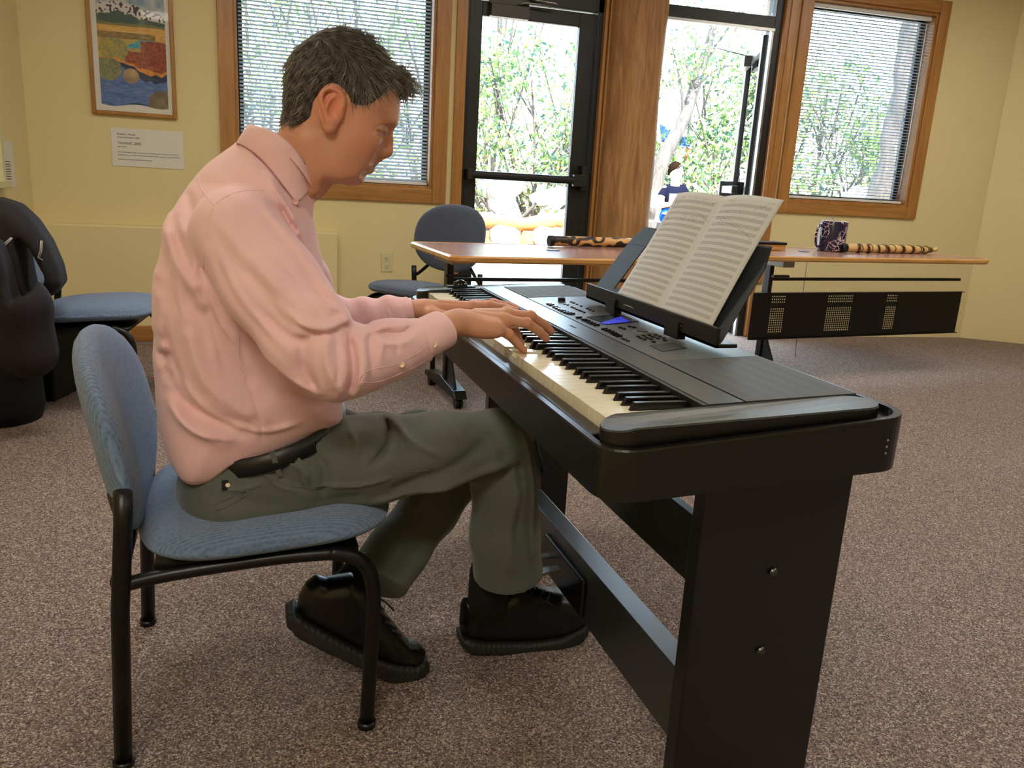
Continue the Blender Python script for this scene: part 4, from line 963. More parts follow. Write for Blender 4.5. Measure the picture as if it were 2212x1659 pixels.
# recessed screen and recess
def quad_panel(name, pts, m, dz):
    pp = [top(*q) for q in pts]; b = MB(); poly = [(q[0], q[1]) for q in pp]
    a = sum(poly[i][0]*poly[(i+1) % 4][1]-poly[(i+1) % 4][0]*poly[i][1] for i in range(4))
    if a < 0: poly = poly[::-1]
    slab(b, poly, lambda x: zt(x)+dz-.0006, lambda x: zt(x)+dz); return b.build(name, m, CP)
quad_panel('display_bezel', [(1266.6, 685), (1338, 678.6), (1380.5, 695), (1312, 702)], M['pgloss'], .0010)
quad_panel('display', [(1296, 699.5), (1340, 684.5), (1361, 695.5), (1313, 701)], M['screenb'], .0014)
quad_panel('media_recess', [(1403, 747), (1454, 740.4), (1484.7, 752.4), (1431.6, 760)], M['pdark'], .0010)
text('YAMAHA', .009, (.183, -.595, zt(.183)+.0003), Matrix.Rotation(-PI/2, 4, 'Z'), M['slot'], root, 'maker_lettering', .0001)
# pitch wheel on the far block
p = np.array([.10, .040]); MB().lathe([(.020, -.007), (.022, 0), (.020, .007)], (p[0], p[1], zt(p[0])-.004), 24, 'y').build('pitch_wheel', M['pgloss'], root, True)
MB().box((.06, .024, zt(.1)-.004), (.14, .056, zt(.1)+.0008)).build('wheel_plate', M['pblack'], root)
# keys
pressed = {33, 31}                           # white keys held down by the right hand
names = ['A', 'B', 'C', 'D', 'E', 'F', 'G']; off = {'C': .003, 'D': -.003, 'F': .004, 'G': 0, 'A': -.004}
for i in range(52):
    nm = names[i % 7]; ya, yb = -(i+1)*.0235+.0005, -i*.0235-.0005; dz = 0 if i not in pressed else -.008
    hl = off.get(nm); hr_ = off.get(names[(i-1) % 7])
    back_b = (-(i+1)*.0235-hl*(-1)+.0068) if (nm in off and i < 51) else ya      # high side notch
    back_b = (-(i+1)*.0235+off[nm]+.0068) if (nm in off and i < 51) else ya
    pv = names[(i-1) % 7]; back_a = (-(i)*.0235+off[pv]-.0068) if (pv in off and i > 0) else yb
    b = MB(); zt_ = .725+dz
    poly = [(0, ya), (.0495, ya), (.0495, back_b), (.148, back_b), (.148, back_a), (.0495, back_a), (.0495, yb), (0, yb)]
    n = 8; lo = [(x, y, zt_-.0215 if x < .01 else zt_-.018) for x, y in poly]; hi = [(x, y, zt_) for x, y in poly]
    b.add(lo+hi, [(3, 2, 1, 0), (7, 6, 1, 0), (6, 5, 2, 1), (5, 4, 3, 2)][1:2]+[tuple(range(n, 2*n))]+[(k, (k+1) % n, n+(k+1) % n, n+k) for k in range(n)])
    b.build('white_key', M['wkey'], root, bev=.0008, seg=2)
for i in range(51):
    nm = names[i % 7]
    if nm not in off: continue
    yc = -(i+1)*.0235+off[nm]; h = .0055; z0 = .717; z1 = .7365
    MB().hexa([(.050, yc-h, z0), (.148, yc-h, z0), (.148, yc+h, z0), (.050, yc+h, z0)], [(.0575, yc-h*.84, z1), (.146, yc-h*.84, z1-.0005), (.146, yc+h*.84, z1-.0005), (.0575, yc+h*.84, z1)]).build('black_key', M['bkey'], root, bev=.0012, seg=2)
# stand: side legs, back board, pedal board
for ya, yb in ((-1.215, -1.180), (-.045, -.010)):
    MB().box((.176, ya, 0), (.442, yb, .652)).build('stand_leg', M['pblack'], root, bev=.003)
for zz, xx in ((.458, .313), (.317, .311)):
    MB().lathe([(.0075, -.004), (.0062, -.0015), (.0045, 0)][::-1], (xx, -1.2155, zz), 16, 'y').build('stand_bolt', M['bolt'], root, True)
for zz, xx in ((.458, .313), (.317, .311)): pass
MB().box((.193, -1.18, .424), (.212, -.045, .537)).build('stand_back_board', M['pblack'], root, bev=.002)
MB().box((.185, -1.18, .140), (.232, -.045, .272)).build('pedal_board', M['plip'], root, bev=.002)
PB = MB().box((.174, -.80, .155), (.186, -.56, .240)).build('pedal_box', M['pblack'], root, bev=.004)
for y in (-.600, -.665):
    b = MB(); pts = [(.185, y, .205), (.15, y, .204), (.12, y, .196), (.098, y, .184)]
    V = []; ws = [.010, .012, .016, .010]
    for (x, yy, z), w_ in zip(pts, ws): V += [(x, yy-w_, z-.006), (x, yy+w_, z-.006), (x, yy+w_, z), (x, yy-w_, z)]
    b.add(V, [(3, 2, 1, 0), (12, 13, 14, 15)]+[(k*4+i, k*4+(i+1) % 4, (k+1)*4+(i+1) % 4, (k+1)*4+i) for k in range(3) for i in range(4)])
    b.build('pedal', M['silver'], PB, bev=.002)
MB().box((.425, -1.24, .628), (.455, -1.20, .655)).build('stand_bracket', M['pblack'], root, bev=.006)
# music rest
pz = .79
MB().box((.338, -.935, .762), (.385, -.315, .770)).box((.338, -.935, .762), (.346, -.315, .800)).build('music_ledge', M['pblack'], root, bev=.002)
for ya, yb in ((-.80, -.745), (-.50, -.45)): MB().box((.333, ya, .752), (.352, yb, .785)).build('ledge_bracket', M['pblack'], root)
def pan(u, v, d=0):     # u along -y, v up the slope, d towards player
    x = .365+.100*v/.155-.84*d; z = .782+v-.54*d; return (x, -.300-u, z)
# open frame: rounded outer minus window
W2_, H2 = .625, .165
outl = [(0, -.01), (W2_, -.01), (W2_-.012, H2-.01), (W2_-.05, H2+.005), (.05, H2+.005), (.012, H2-.01)]
b = MB()
def seg(u0, u1, v0, v1, u2=None, u3=None):
    u2 = u0 if u2 is None else u2; u3 = u1 if u3 is None else u3
    b.hexa([pan(u0, v0, 0), pan(u1, v0, 0), pan(u3, v1, 0), pan(u2, v1, 0)], [pan(u0, v0, .008), pan(u1, v0, .008), pan(u3, v1, .008), pan(u2, v1, .008)])
seg(.0, .10, -.01, .125, .02, .12); seg(W2_-.10, W2_, -.01, .125, W2_-.12, W2_-.02); seg(.02, W2_-.02, .125, .165, .045, W2_-.045); seg(.10, W2_-.10, -.01, .02)
b.build('music_rest', M['prest'], root, bev=.002)
# sheet music (rests on the ledge)
ct = np.array([0, 0, 0])
sm = thing('sheet_music', 'open manuscript booklet with pencil notes standing on the music rest', 'sheet music', (.37, -.68, .772))
nu, nv = 41, 25
def page(u, v):          # u 0..1 across, v 0..1 up
    bl, br, tl_, tr_ = np.array([.352, -.455, .772]), np.array([.352, -.885, .772]), np.array([.492, -.462, 1.030]), np.array([.492, -.872, 1.030])
    p = (bl*(1-u)+br*u)*(1-v)+(tl_*(1-u)+tr_*u)*v
    fold = .012*math.sin(PI*min(1, abs(u-.5)*2))
    p = p-np.array([.88, 0, -.47])*(.004+fold+.006*math.sin(v*3)*(u-.5)); return p
V = [page(i/(nu-1), j/(nv-1)) for j in range(nv) for i in range(nu)]
t = NT('manuscript_paper'); t.set(Roughness=.75); uvn = t.add('ShaderNodeTexCoord'); sx = t.add('ShaderNodeSeparateXYZ'); t.l(uvn.outputs['UV'], sx.inputs[0])
u_, v_ = sx.outputs[0], sx.outputs[1]
vv = t.math('MULTIPLY', t.math('SUBTRACT', v_, .045), 18/.90)
fr = t.math('FRACT', vv); band = t.math('MULTIPLY', t.math('GREATER_THAN', fr, .28), t.math('LESS_THAN', fr, .80))
lines = t.math('LESS_THAN', t.math('FRACT', t.math('MULTIPLY', t.math('SUBTRACT', fr, .28), 4/.52*.999)), .33)
uu = t.math('FRACT', t.math('MULTIPLY', u_, 2)); mg = t.math('MULTIPLY', t.math('GREATER_THAN', uu, .09), t.math('LESS_THAN', uu, .93))
vm = t.math('MULTIPLY', t.math('GREATER_THAN', v_, .05), t.math('LESS_THAN', v_, .94))
f_ = t.math('MULTIPLY', t.math('MULTIPLY', band, lines), t.math('MULTIPLY', mg, vm))
t.base(t.mix(t.math('MULTIPLY', f_, .9), rgb(190, 190, 186), rgb(56, 56, 56))); M['music'] = t.m
Fq = [(j*nu+i, j*nu+i+1, (j+1)*nu+i+1, (j+1)*nu+i) for j in range(nv-1) for i in range(nu-1)]
o = mesh_obj('booklet_sheet', V, Fq, M['music'], sm, True)
uvl = o.data.uv_layers.new(name='UVMap')
for pl in o.data.polygons:
    for li in pl.loop_indices:
        vi = o.data.loops[li].vertex_index; uvl.data[li].uv = ((vi % nu)/(nu-1), (vi//nu)/(nv-1))
so = o.modifiers.new('thickness', 'SOLIDIFY'); so.thickness = .0012; so.offset = 1
# handwritten marks
b = MB(); rr = random.Random(4)
def pg(u, v): return np.array(page(u, v))-np.array([.88, 0, -.47])*.0009
def stroke(pts, r=.0005): b.tube([pg(*q) for q in pts], r, 4)
stroke([(.03+.47*k, .78+.075*math.sin(PI*k)) for k in np.linspace(0, 1, 14)]); stroke([(.5+.45*k, .83-.14*k**2.2) for k in np.linspace(0, 1, 12)])
stroke([(.62+.25*k, .80-.07*k**1.4) for k in np.linspace(0, 1, 8)])
for u in (.06, .075): stroke([(u, .95), (u-.015, .87)])
stroke([(.04, .82), (.05, .74)]); stroke([(.96, .80), (.93, .74)])
for (u, v, n_) in ((.10, .955, 5), (.09, .90, 3), (.28, .955, 2), (.36, .945, 3), (.45, .93, 3), (.10, .87, 2), (.22, .88, 2), (.06, .77, 4), (.24, .80, 4), (.34, .80, 4), (.42, .80, 4), (.24, .77, 4), (.34, .77, 4), (.42, .775, 4), (.62, .81, 4), (.62, .78, 3), (.60, .95, 6), (.88, .93, 4), (.93, .955, 3), (.90, .88, 3), (.76, .86, 2), (.64, .865, 2), (.86, .90, 2), (.08, .71, 1)):
    for k in range(n_):
        a_ = [(u+.014*k+rr.uniform(-.006, .006), v+rr.uniform(-.012, .012)) for _ in range(3)]; stroke(a_)
b.build('pencil_notes', M['pencil'], sm)
# lead and adapter on the carpet
pa = atz(1172, 1086, .0)
ad = thing('power_adapter', 'small black power adapter on the carpet behind the piano stand', 'power adapter', (pa[0], pa[1], 0), .3)
MB().box((-.03, -.05, 0), (.03, .05, .04)).build('adapter_case', M['pblack'], ad, world=False, bev=.004)
cp = [aty(1155, 935, -.25), aty(1163, 975, -.2), aty(1172, 1010, -.1), np.array([pa[0], pa[1]+.01, .045])]
MB().tube(catmull(cp, 5), .0028, 6).build('power_cord', M['black'], root, True)
# ================================================================ the pianist
HY = -.68
man = thing('person', 'man in a pink button-down shirt and grey trousers playing the digital piano', 'person', (-.45, -.62, 0))
f_ax = np.array([math.cos(math.radians(33)), -math.sin(math.radians(33))]); u_ax = np.array([-f_ax[1], f_ax[0]])
HC = P((735, 215, HY))
SK = [(861, 216), (858, 198), (850, 176), (835, 147), (808, 107), (782, 84), (755, 73), (719, 69), (693, 74), (670, 87), (648, 108), (631, 131), (622, 160), (620, 190), (619, 221), (616, 250), (622, 285), (650, 330), (690, 378), (716, 391), (732, 397), (746, 401), (761, 403), (775, 402), (785, 398), (789, 391), (789, 384), (794, 378), (800, 374), (806, 367), (807, 361), (808, 356), (811, 350), (815, 342), (820, 325), (828, 303), (836, 286), (845, 277), (854, 266), (860, 250), (862, 232)]
skp = xz(SK, HY)
def hp(x, y, dy=0): return P((x, y, HY+dy))
def skull(X, Y, Z):
    d2 = poly2(X, Z, skp)
    a = (X-HC[0])*f_ax[0]+(Z-HC[2])*f_ax[1]; b = (X-HC[0])*u_ax[0]+(Z-HC[2])*u_ax[1]
    T = .078-.014*np.clip((-b-.00)/.09, 0, 1)-.010*np.clip((a-.05)/.06, 0, 1)-.006*np.clip((-a-.02)/.08, 0, 1)
    T = T-.010*np.clip((b-.05)/.06, 0, 1)
    R = .066
    return rext(d2, Y-HY, T, R)
FLINES = []
def head(X, Y, Z):
    D = skull(X, Y, Z)
    for s in (-1, 1):
        D = smin(D, ell(X, Y, Z, hp(780, 300, s*.052), (.022, .012, .016)), .03)          # cheekbone
        D = smin(D, ell(X, Y, Z, hp(846, 262, s*.024), (.006, .018, .007)), .018)         # brow
        D = smax(D, -ell(X, Y, Z, hp(843, 282, s*.034), (.008, .012, .006)), .012)       # socket
        D = smin(D, sph(X, Y, Z, hp(822, 281, s*.0325), .0132), .005)                      # lid
        D = smin(D, ell(X, Y, Z, hp(732, 362, s*.050), (.022, .008, .016)), .03)          # jaw corner
    # nose
    D = smin(D, chain(X, Y, Z, [hp(841, 280), hp(837, 302), hp(835, 324)], [.0066, .0095, .0125], .006), .008)
    D = smin(D, cap(X, Y, Z, hp(837, 333), hp(822, 338), .0045, .005), .006); D = smin(D, cap(X, Y, Z, hp(818, 343), hp(807, 353), .0045, .0045), .012)
    for s in (-1, 1):
        D = smin(D, ell(X, Y, Z, hp(823, 329, s*.0125), (.0100, .0062, .0085)), .009)
        D = smax(D, -ell(X, Y, Z, hp(829, 340, s*.0075), (.0055, .003, .0032)), .0015)
    # lips
    for pts, r in (((802, 356, .0), .0050), ((800, 367, .0), .0052)):
        for s in (-1, 1):
            a = hp(pts[0], pts[1]); b = hp(pts[0]-13, 363, s*.024)
            D = smin(D, cap(X, Y, Z, a, b, r, .002), .005)
    for pts, r_ in FLINES:
        for s in (-1, 1):
            q = [np.array([p[0], HY+s*p[1], p[2]]) for p in pts]
            D = smax(D, -chain(X, Y, Z, q, [r_]*len(q), 0), .0022)
    # ears
    for s in (-1, 1):
        yy = s*.083; o = [(708, 262), (702, 245), (694, 222), (694, 204), (704, 193), (718, 192), (732, 200), (741, 216), (738, 232), (728, 243)]
        ax = lambda q, d=0: hp(q[0], q[1], yy+s*d+s*(.006*(730-q[0])/40))
        E_ = ell(X, Y, Z, hp(716, 234, s*.080), (.0225, .0055, .030), roty(math.radians(12)))
        E_ = smin(E_, cap(X, Y, Z, hp(712, 262, s*.083), hp(712, 276, s*.083), .008, .0072), .010)
        rim = catmull([ax(q, .001) for q in o], 3); E_ = smin(E_, chain(X, Y, Z, rim, [.0038]*len(rim), .001), .004)
        anti = [ax(q, .0) for q in ((718, 262), (708, 250), (706, 232), (712, 216), (722, 208))]; E_ = smin(E_, chain(X, Y, Z, anti, [.0032]*5, .001), .004)
        E_ = smax(E_, -ell(X, Y, Z, hp(721, 238, s*.087), (.0085, .006, .012), roty(math.radians(12))), .005)
        E_ = smin(E_, ell(X, Y, Z, hp(733, 247, s*.080), (.0045, .005, .007)), .004)
        D = smin(D, E_, .005)
    return D
def onhead(px, py):
    v = ray(px, py); v = v/np.linalg.norm(v); t = np.linspace(1.25, 1.65, 700); p = CAM+v*t[:, None]; d = np.asarray(head(p[:, 0], p[:, 1], p[:, 2])); k = np.argmax(d < 0)
    return (p[k][0], HY-p[k][1], p[k][2]) if d[k] < 0 else None
_fl = []
for pts, r_ in (([(838, 285), (832, 287), (824, 286), (815, 282)], .0015), ([(840, 275), (830, 271), (819, 272), (811, 277)], .0010), ([(834, 295), (825, 297), (815, 293)], .0007),
                ([(820, 316), (808, 332), (797, 350), (792, 358)], .0010), ([(822, 316), (813, 324), (814, 336)], .0012), ([(806, 360), (799, 364), (790, 368)], .0014), ([(852, 300 - 70), (838, 234), (826, 232)], .0004), ([(811, 277), (804, 283)], .0006), ([(811, 283), (803, 290)], .0006)):
    q = [onhead(*t) for t in catmull([np.array(p_, float) for p_ in pts], 3)]; q = [x for x in q if x is not None]
    if len(q) > 1: _fl.append((q, r_))
FLINES += _fl
nk0, nk1 = P((672, 318, HY)), P((598, 425, HY+.01))
def neck(X, Y, Z):
    D = cap(X, Y, Z, nk0, nk1, .0585, .057)
    D = smin(D, cap(X, Y, Z, P((664, 300, HY-.045)), P((676, 405, HY-.028)), .012, .010), .02)
    D = smin(D, sph(X, Y, Z, P((690, 404, HY)), .0135), .02)
    return D
def fhead(X, Y, Z): return smin(head(X, Y, Z), neck(X, Y, Z), .022)
a = P((575, 450, HY)); b = P((880, 50, HY))
Vh, Qh = polyg(fhead, (a[0], HY-.105, a[2]), (b[0], HY+.105, b[2]), .0021)
def skincol(V):
    c = np.tile(np.array(SKINC[:3]), (len(V), 1)); return c
ch = skincol(Vh)
def blush(V, c, pos, r, col, k):
    d = np.linalg.norm(V-np.array(pos), axis=1); w = (k*np.exp(-(d/r)**2))[:, None]; return c*(1-w)+np.array(col)*w
for s in (-1, 1):
    ch = blush(Vh, ch, hp(716, 225, s*.088), .030, (lin(226), lin(128), lin(92)), .75)
    ch = blush(Vh, ch, hp(790, 310, s*.06), .03, (lin(206), lin(128), lin(100)), .35)
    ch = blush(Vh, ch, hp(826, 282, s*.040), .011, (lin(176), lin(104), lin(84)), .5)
    ch = blush(Vh, ch, hp(770, 375, s*.05), .04, (lin(176), lin(126), lin(104)), .35)
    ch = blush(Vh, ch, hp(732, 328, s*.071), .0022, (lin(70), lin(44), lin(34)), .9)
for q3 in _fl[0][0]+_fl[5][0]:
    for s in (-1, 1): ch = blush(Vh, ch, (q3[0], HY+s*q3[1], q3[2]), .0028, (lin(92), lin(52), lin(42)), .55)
ch = blush(Vh, ch, hp(842, 328), .014, (lin(206), lin(112), lin(84)), .5)
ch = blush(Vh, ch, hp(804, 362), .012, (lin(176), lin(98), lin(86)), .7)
parts = [(Vh, Qh, ch)]
# ---- hands and forearms
def hand(wrist, elbow, fingers, thumb, ulnar, lo, hi, side):
    W = P(wrist); El = np.array(elbow)
    def f(X, Y, Z):
        D = None
        for dy in (-.008, .008):
            d = cap(X, Y, Z, W+np.array([0, dy, 0]), El+np.array([0, dy, 0]), .0200, .0240); D = d if D is None else smin(D, d, .02)
        kn = [P(fg[0]) for fg in fingers]
        for k in kn: D = smin(D, cap(X, Y, Z, W+(k-W)*.12+np.array([0, 0, -.001]), k+np.array([0, 0, -.004]), .0175, .0118), .012)
        D = smin(D, ell(X, Y, Z, P(ulnar[:3]), (.032, .013, .016)), .014)
        for i, fg in enumerate(fingers):
            pts = [P(q) for q in fg]; r0 = (.0098, .0104, .0106, .0102)[i]
            rs = [r0*1.06, r0*.93, r0*.84, r0*.72]
            g = chain(X, Y, Z, pts, rs, .003)
            g = smin(g, sph(X, Y, Z, pts[1]+np.array([0, 0, .0012]), r0*.95), .004)
            D = smin(D, g, .006)
            D = smin(D, sph(X, Y, Z, pts[0]+np.array([0, 0, .003]), .0105), .008)
        pts = [P(q) for q in thumb]; D = smin(D, chain(X, Y, Z, pts, [.018, .0125, .011, .0085], .006), .012)
        # tendons
        for k in kn: D = smin(D, cap(X, Y, Z, W+(k-W)*.35+np.array([0, 0, .0165]), k+np.array([0, 0, .006]), .0025, .0035), .006)
        return D
    return polyg(f, lo, hi, .0017)
RH_f = [[(1070, 708, -.806), (1098, 722, -.80), (1120, 744, -.790), (1131, 757, -.786)],
        [(1090, 692, -.785), (1138, 698, -.778), (1166, 717, -.766), (1180, 731, -.760)],
        [(1098, 680, -.760), (1146, 683, -.748), (1176, 702, -.737), (1190, 716, -.732)],
        [(1096, 676, -.735), (1140, 684, -.716), (1166, 702, -.700), (1176, 714, -.696)]]
RH_t = [(1010, 705, -.765), (1070, 712, -.715), (1110, 716, -.706), (1124, 744, -.712)]
a = P((920, 800, -.9)); b = P((1210, 640, -.65))
Vr, Qr = hand((984, 696, -.803), P((795, 780, -.885)), RH_f, RH_t, (1050, 712, -.812), (-.235, -.90, .68), (.145, -.655, .87), 1)
LH_f = [[(1012, 664, -.325), (1055, 660, -.315), (1090, 664, -.31), (1112, 672, -.31)],
        [(1022, 661, -.348), (1068, 655, -.342), (1102, 661, -.34), (1118, 668, -.342)],
        [(1024, 660, -.372), (1066, 655, -.374), (1098, 660, -.376), (1116, 667, -.378)],
        [(1020, 662, -.398), (1058, 659, -.404), (1092, 664, -.408), (1113, 670, -.410)]]
LH_t = [(930, 680, -.415), (985, 688, -.44), (1030, 688, -.45), (1062, 690, -.452)]
Vl, Ql = hand((908, 668, -.385), P((790, 684, -.36)), LH_f, LH_t, (985, 672, -.335), (-.30, -.48, .70), (.16, -.28, .88), -1)
for V, Q in ((Vr, Qr), (Vl, Ql)):
    c = skincol(V)
    for F_ in (RH_f, LH_f):
        for fg in F_:
            c = blush(V, c, P(fg[3]), .012, (lin(226), lin(140), lin(116)), .5); c = blush(V, c, P(fg[1])+np.array([0, 0, .008]), .010, (lin(200), lin(120), lin(92)), .5)
    parts.append((V, Q, c))
# ---- hidden trunk, arms and legs under the clothes (keeps the body one mesh)
sh_n, sh_f = P((515, 505, -.775)), np.array([-.455, -.45, .93])
el_n, el_f = P((728, 790, -.905)), np.array([-.27, -.33, .68])
RL = [(520, 1030, -.70), (650, 1012, -.715), (800, 992, -.73), (950, 974, -.74), (1075, 957, -.74), (1092, 1040, -.725), (1090, 1150, -.70), (1098, 1238, -.685)]
RLr = [.092, .084, .084, .074, .0645, .067, .071, .076]
LL = [(540, 1030, -.54), (740, 975, -.50), (900, 965, -.46), (1015, 975, -.44), (990, 1020, -.45), (930, 1100, -.49), (860, 1190, -.56), (808, 1262, -.61)]
LLr = [.092, .085, .078, .066, .066, .066, .068, .074]
def fcore(X, Y, Z):
    D = chain(X, Y, Z, [P((600, 420, HY)), P((560, 520, -.64)), P((500, 760, -.62)), P((500, 980, -.62))], [.05, .07, .08, .075], .02)
    for s_, e_ in ((sh_n, el_n), (sh_f, el_f)): D = smin(D, cap(X, Y, Z, s_, e_, .036, .030), .01)
    for L in (RL[:-1]+[(1075, 1225, -.67)], LL[:-1]+[(800, 1215, -.60)]): D = smin(D, chain(X, Y, Z, [P(q) for q in L], [.05]*4+[.04]+[.034]*2+[.03], .02), .03)
    D = smin(D, chain(X, Y, Z, [el_n, P((800, 765, -.885))], [.030, .028], .01), .01)
    D = smin(D, chain(X, Y, Z, [el_f, P((790, 684, -.36))], [.030, .028], .01), .01)
    return D
V, Q = polyg(fcore, (-.75, -.98, .10), (.12, -.25, 1.10), .012); parts.append((V, Q, skincol(V)))
vs, qs, cs, o = [], [], [], 0
for V, Q, c in parts: vs.append(V); qs.append(Q+o); cs.append(c); o += len(V)
BODY = mesh_obj('body', np.concatenate(vs), np.concatenate(qs), M['skin'], man, True, cols=np.concatenate(cs))
# finger nails
b = MB()
for fg in RH_f[:3]+LH_f[2:]:
    p3, p2 = P(fg[3]), P(fg[2]); d = (p3-p2)/np.linalg.norm(p3-p2); up = np.array([0, 0, 1.]); up = up-d*(up@d); up /= np.linalg.norm(up); sd = np.cross(d, up)
    c = p3+up*.0070-d*.001
    pts = [c+d*(.0055*math.cos(t))+sd*(.0042*math.sin(t))-up*(.0014*abs(math.sin(t))) for t in np.linspace(0, 2*PI, 13)[:-1]]; b.prism(pts, up*.0006)
b.build('finger_nails', plain('nail', rgb(232, 186, 164), .3), BODY)

# ---- hair: cap with a broken surface plus strands
HAIR = [(896, 192), (893, 176), (885, 160), (868, 140), (841, 115), (812, 89), (786, 68), (756, 58), (719, 54), (693, 60), (666, 74), (639, 98), (620, 125), (610, 157), (608, 189), (607, 221), (600, 256), (603, 270), (622, 280), (640, 279), (654, 270), (663, 255), (668, 226), (680, 206), (691, 192), (708, 186), (728, 194), (742, 212), (748, 226), (770, 232), (790, 227), (808, 212), (826, 192), (846, 194), (862, 198), (880, 204)]
hap = xz(HAIR, HY)
TIP = xz([(850, 190), (844, 160), (858, 148), (870, 162), (877, 176), (879, 188), (873, 196), (864, 194)], HY)
def fhair(X, Y, Z):
    d2 = poly2(X, Z, hap); t = .0105*np.clip((-d2+.002)/.014, -.6, 1)
    side = np.clip((np.abs(Y-HY)-.05)/.03, 0, 1); t = t*(1-.30*side)
    D = skull(X, Y, Z)-t
    D = smin(D, rext(poly2(X, Z, TIP), Y-HY, .050, .012), .010)
    a = (X-HC[0])*f_ax[0]+(Z-HC[2])*f_ax[1]; b = (X-HC[0])*u_ax[0]+(Z-HC[2])*u_ax[1]
    w = .0013*np.sin(a*260+b*90+20*np.sin(b*22)*.15)+.0011*np.sin(b*300-a*140+(Y-HY)*160)+.0009*np.sin((Y-HY)*420+a*80)
    return np.maximum(D+w*np.clip(-d2/.01, 0, 1), d2-.004)
a = P((590, 300, HY)); b = P((905, 45, HY))
Vq, Qq = polyg(fhair, (a[0], HY-.098, a[2]), (b[0], HY+.098, b[2]), .0024)
r = np.random.RandomState(11)
n_ = np.sin(Vq[:, 0]*300+Vq[:, 2]*200)*.5+.5
hc = np.array([lin(46), lin(38), lin(32)])[None, :]*(1-.5*n_[:, None])+np.array([lin(96), lin(88), lin(80)])[None, :]*.5*n_[:, None]
hair_o = mesh_obj('hair', Vq, Qq, M['hair1'], man, True, cols=hc)
# strands
me = hair_o.data; N_ = 9000
co = Vq; nor = np.zeros((len(co), 3), np.float32); me.vertices.foreach_get('normal', nor.ravel()) if False else None
nor = np.array([v.normal[:] for v in me.vertices])
okh = poly2(co[:, 0], co[:, 2], hap) < -.0015; ids = r.choice(np.where(okh)[0], N_)
V = []; Fs = []; cols = []
for i in ids:
    p = co[i].copy(); n0 = nor[i]
    a_ = (p[0]-HC[0])*f_ax[0]+(p[2]-HC[2])*f_ax[1]; b_ = (p[0]-HC[0])*u_ax[0]+(p[2]-HC[2])*u_ax[1]
    fr = np.clip((a_+.035)/.07, 0, 1); tp = np.clip((b_-.02)/.05, 0, 1)
    back = np.array([-.25*f_ax[0]-.95*u_ax[0], 0, -.25*f_ax[1]-.95*u_ax[1]]); fwd = np.array([.85*f_ax[0]-.5*u_ax[0]*(1-tp), 0, .85*f_ax[1]-.5*u_ax[1]*(1-tp)])
    if tp > .5: back = back*(1-tp)+np.array([f_ax[0]*.6, 0, f_ax[1]*.6])*tp
    d = back*(1-fr)+fwd*fr+r.normal(size=3)*.13
    if a_ > .075: d = d*.5+np.array([.15, 0, -.8])
    L = r.uniform(.014, .030)*(1+.5*tp)
    pts = [p-n0*.0012]; dd = d
    for k in range(4):
        dd = dd-n0*(dd@n0)*.85; dd /= np.linalg.norm(dd)+1e-9; dd = dd+r.normal(size=3)*.06+n0*(.05 if k < 2 else -.03)
        pts.append(pts[-1]+dd*L/4)
    gray = r.rand()**1.3; edge = np.clip(1-tp, 0, 1)*.45+fr*.35; g = np.clip(gray*(.35+edge), 0, 1)
    c = np.array([lin(40), lin(32), lin(26)])*(1-g)+np.array([lin(190), lin(184), lin(172)])*g
    w_ = .00042; sd = np.cross(dd, n0); sd /= np.linalg.norm(sd)+1e-9; o = len(V)
    for k, q in enumerate(pts):
        ww = w_*(1-.7*k/4); V += [q+sd*ww, q-sd*ww, q+n0*ww*1.4]; cols += [c]*3
    for k in range(4):
        for j in range(3): Fs.append((o+k*3+j, o+k*3+(j+1) % 3, o+(k+1)*3+(j+1) % 3, o+(k+1)*3+j))
mesh_obj('hair_strands', np.array(V), np.array(Fs), M['hair2'], hair_o, False, cols=np.array(cols))
# eyebrows and lashes
b = MB()
for s in (-1, 1):
    for k in range(26):
        u = r.rand(); p = hp(858-34*u, 263-2*u+4*u*u+r.uniform(-3, 3), s*(.016+.030*u)); q = p+np.array([-.004, s*.005, -.001+r.uniform(-.002, .003)])+np.array([f_ax[0], 0, f_ax[1]])*.002
        b.tube([p+np.array([.0015, s*.001, .001]), q+np.array([.002, s*.001, .001])], .00028, 3)
for q3 in _fl[0][0]:
    for s in (-1, 1):
        p = np.array([q3[0], HY+s*(q3[1]+.0005), q3[2]]); b.tube([p, p+np.array([.0035, s*.001, -.0045])], .00025, 3)
b.build('eyebrows', plain('brow_hair', rgb(62, 44, 34), .7), BODY)

# ---- shirt
TOR = [(548, 290), (505, 313), (470, 338), (445, 357), (412, 395), (383, 440), (361, 500), (346, 570), (338, 650), (334, 720), (339, 800), (351, 880), (372, 945), (400, 985), (425, 998), (470, 992), (540, 974), (610, 943), (690, 903), (724, 884), (732, 860), (728, 800), (716, 730), (704, 660), (695, 600), (690, 548), (678, 500), (672, 462), (666, 425), (632, 350)]
torp = xz(catmull(TOR, 2, True), -.62)
SL = [(515, 508, -.775), (590, 622, -.83), (668, 728, -.885), (727, 788, -.905), (785, 776, -.89), (845, 757, -.865), (892, 741, -.84), (912, 735, -.832)]
SLr = [.078, .074, .067, .057, .050, .046, .038, .036]
SLp = [P(q) for q in SL]
LSp = [np.array([-.455, -.455, .925]), np.array([-.37, -.37, .80]), P((690, 705, -.33)), P((745, 690, -.35)), P((800, 684, -.37)), P((850, 676, -.38)), P((884, 672, -.39))]
LSr = [.074, .066, .056, .047, .040, .035, .032]
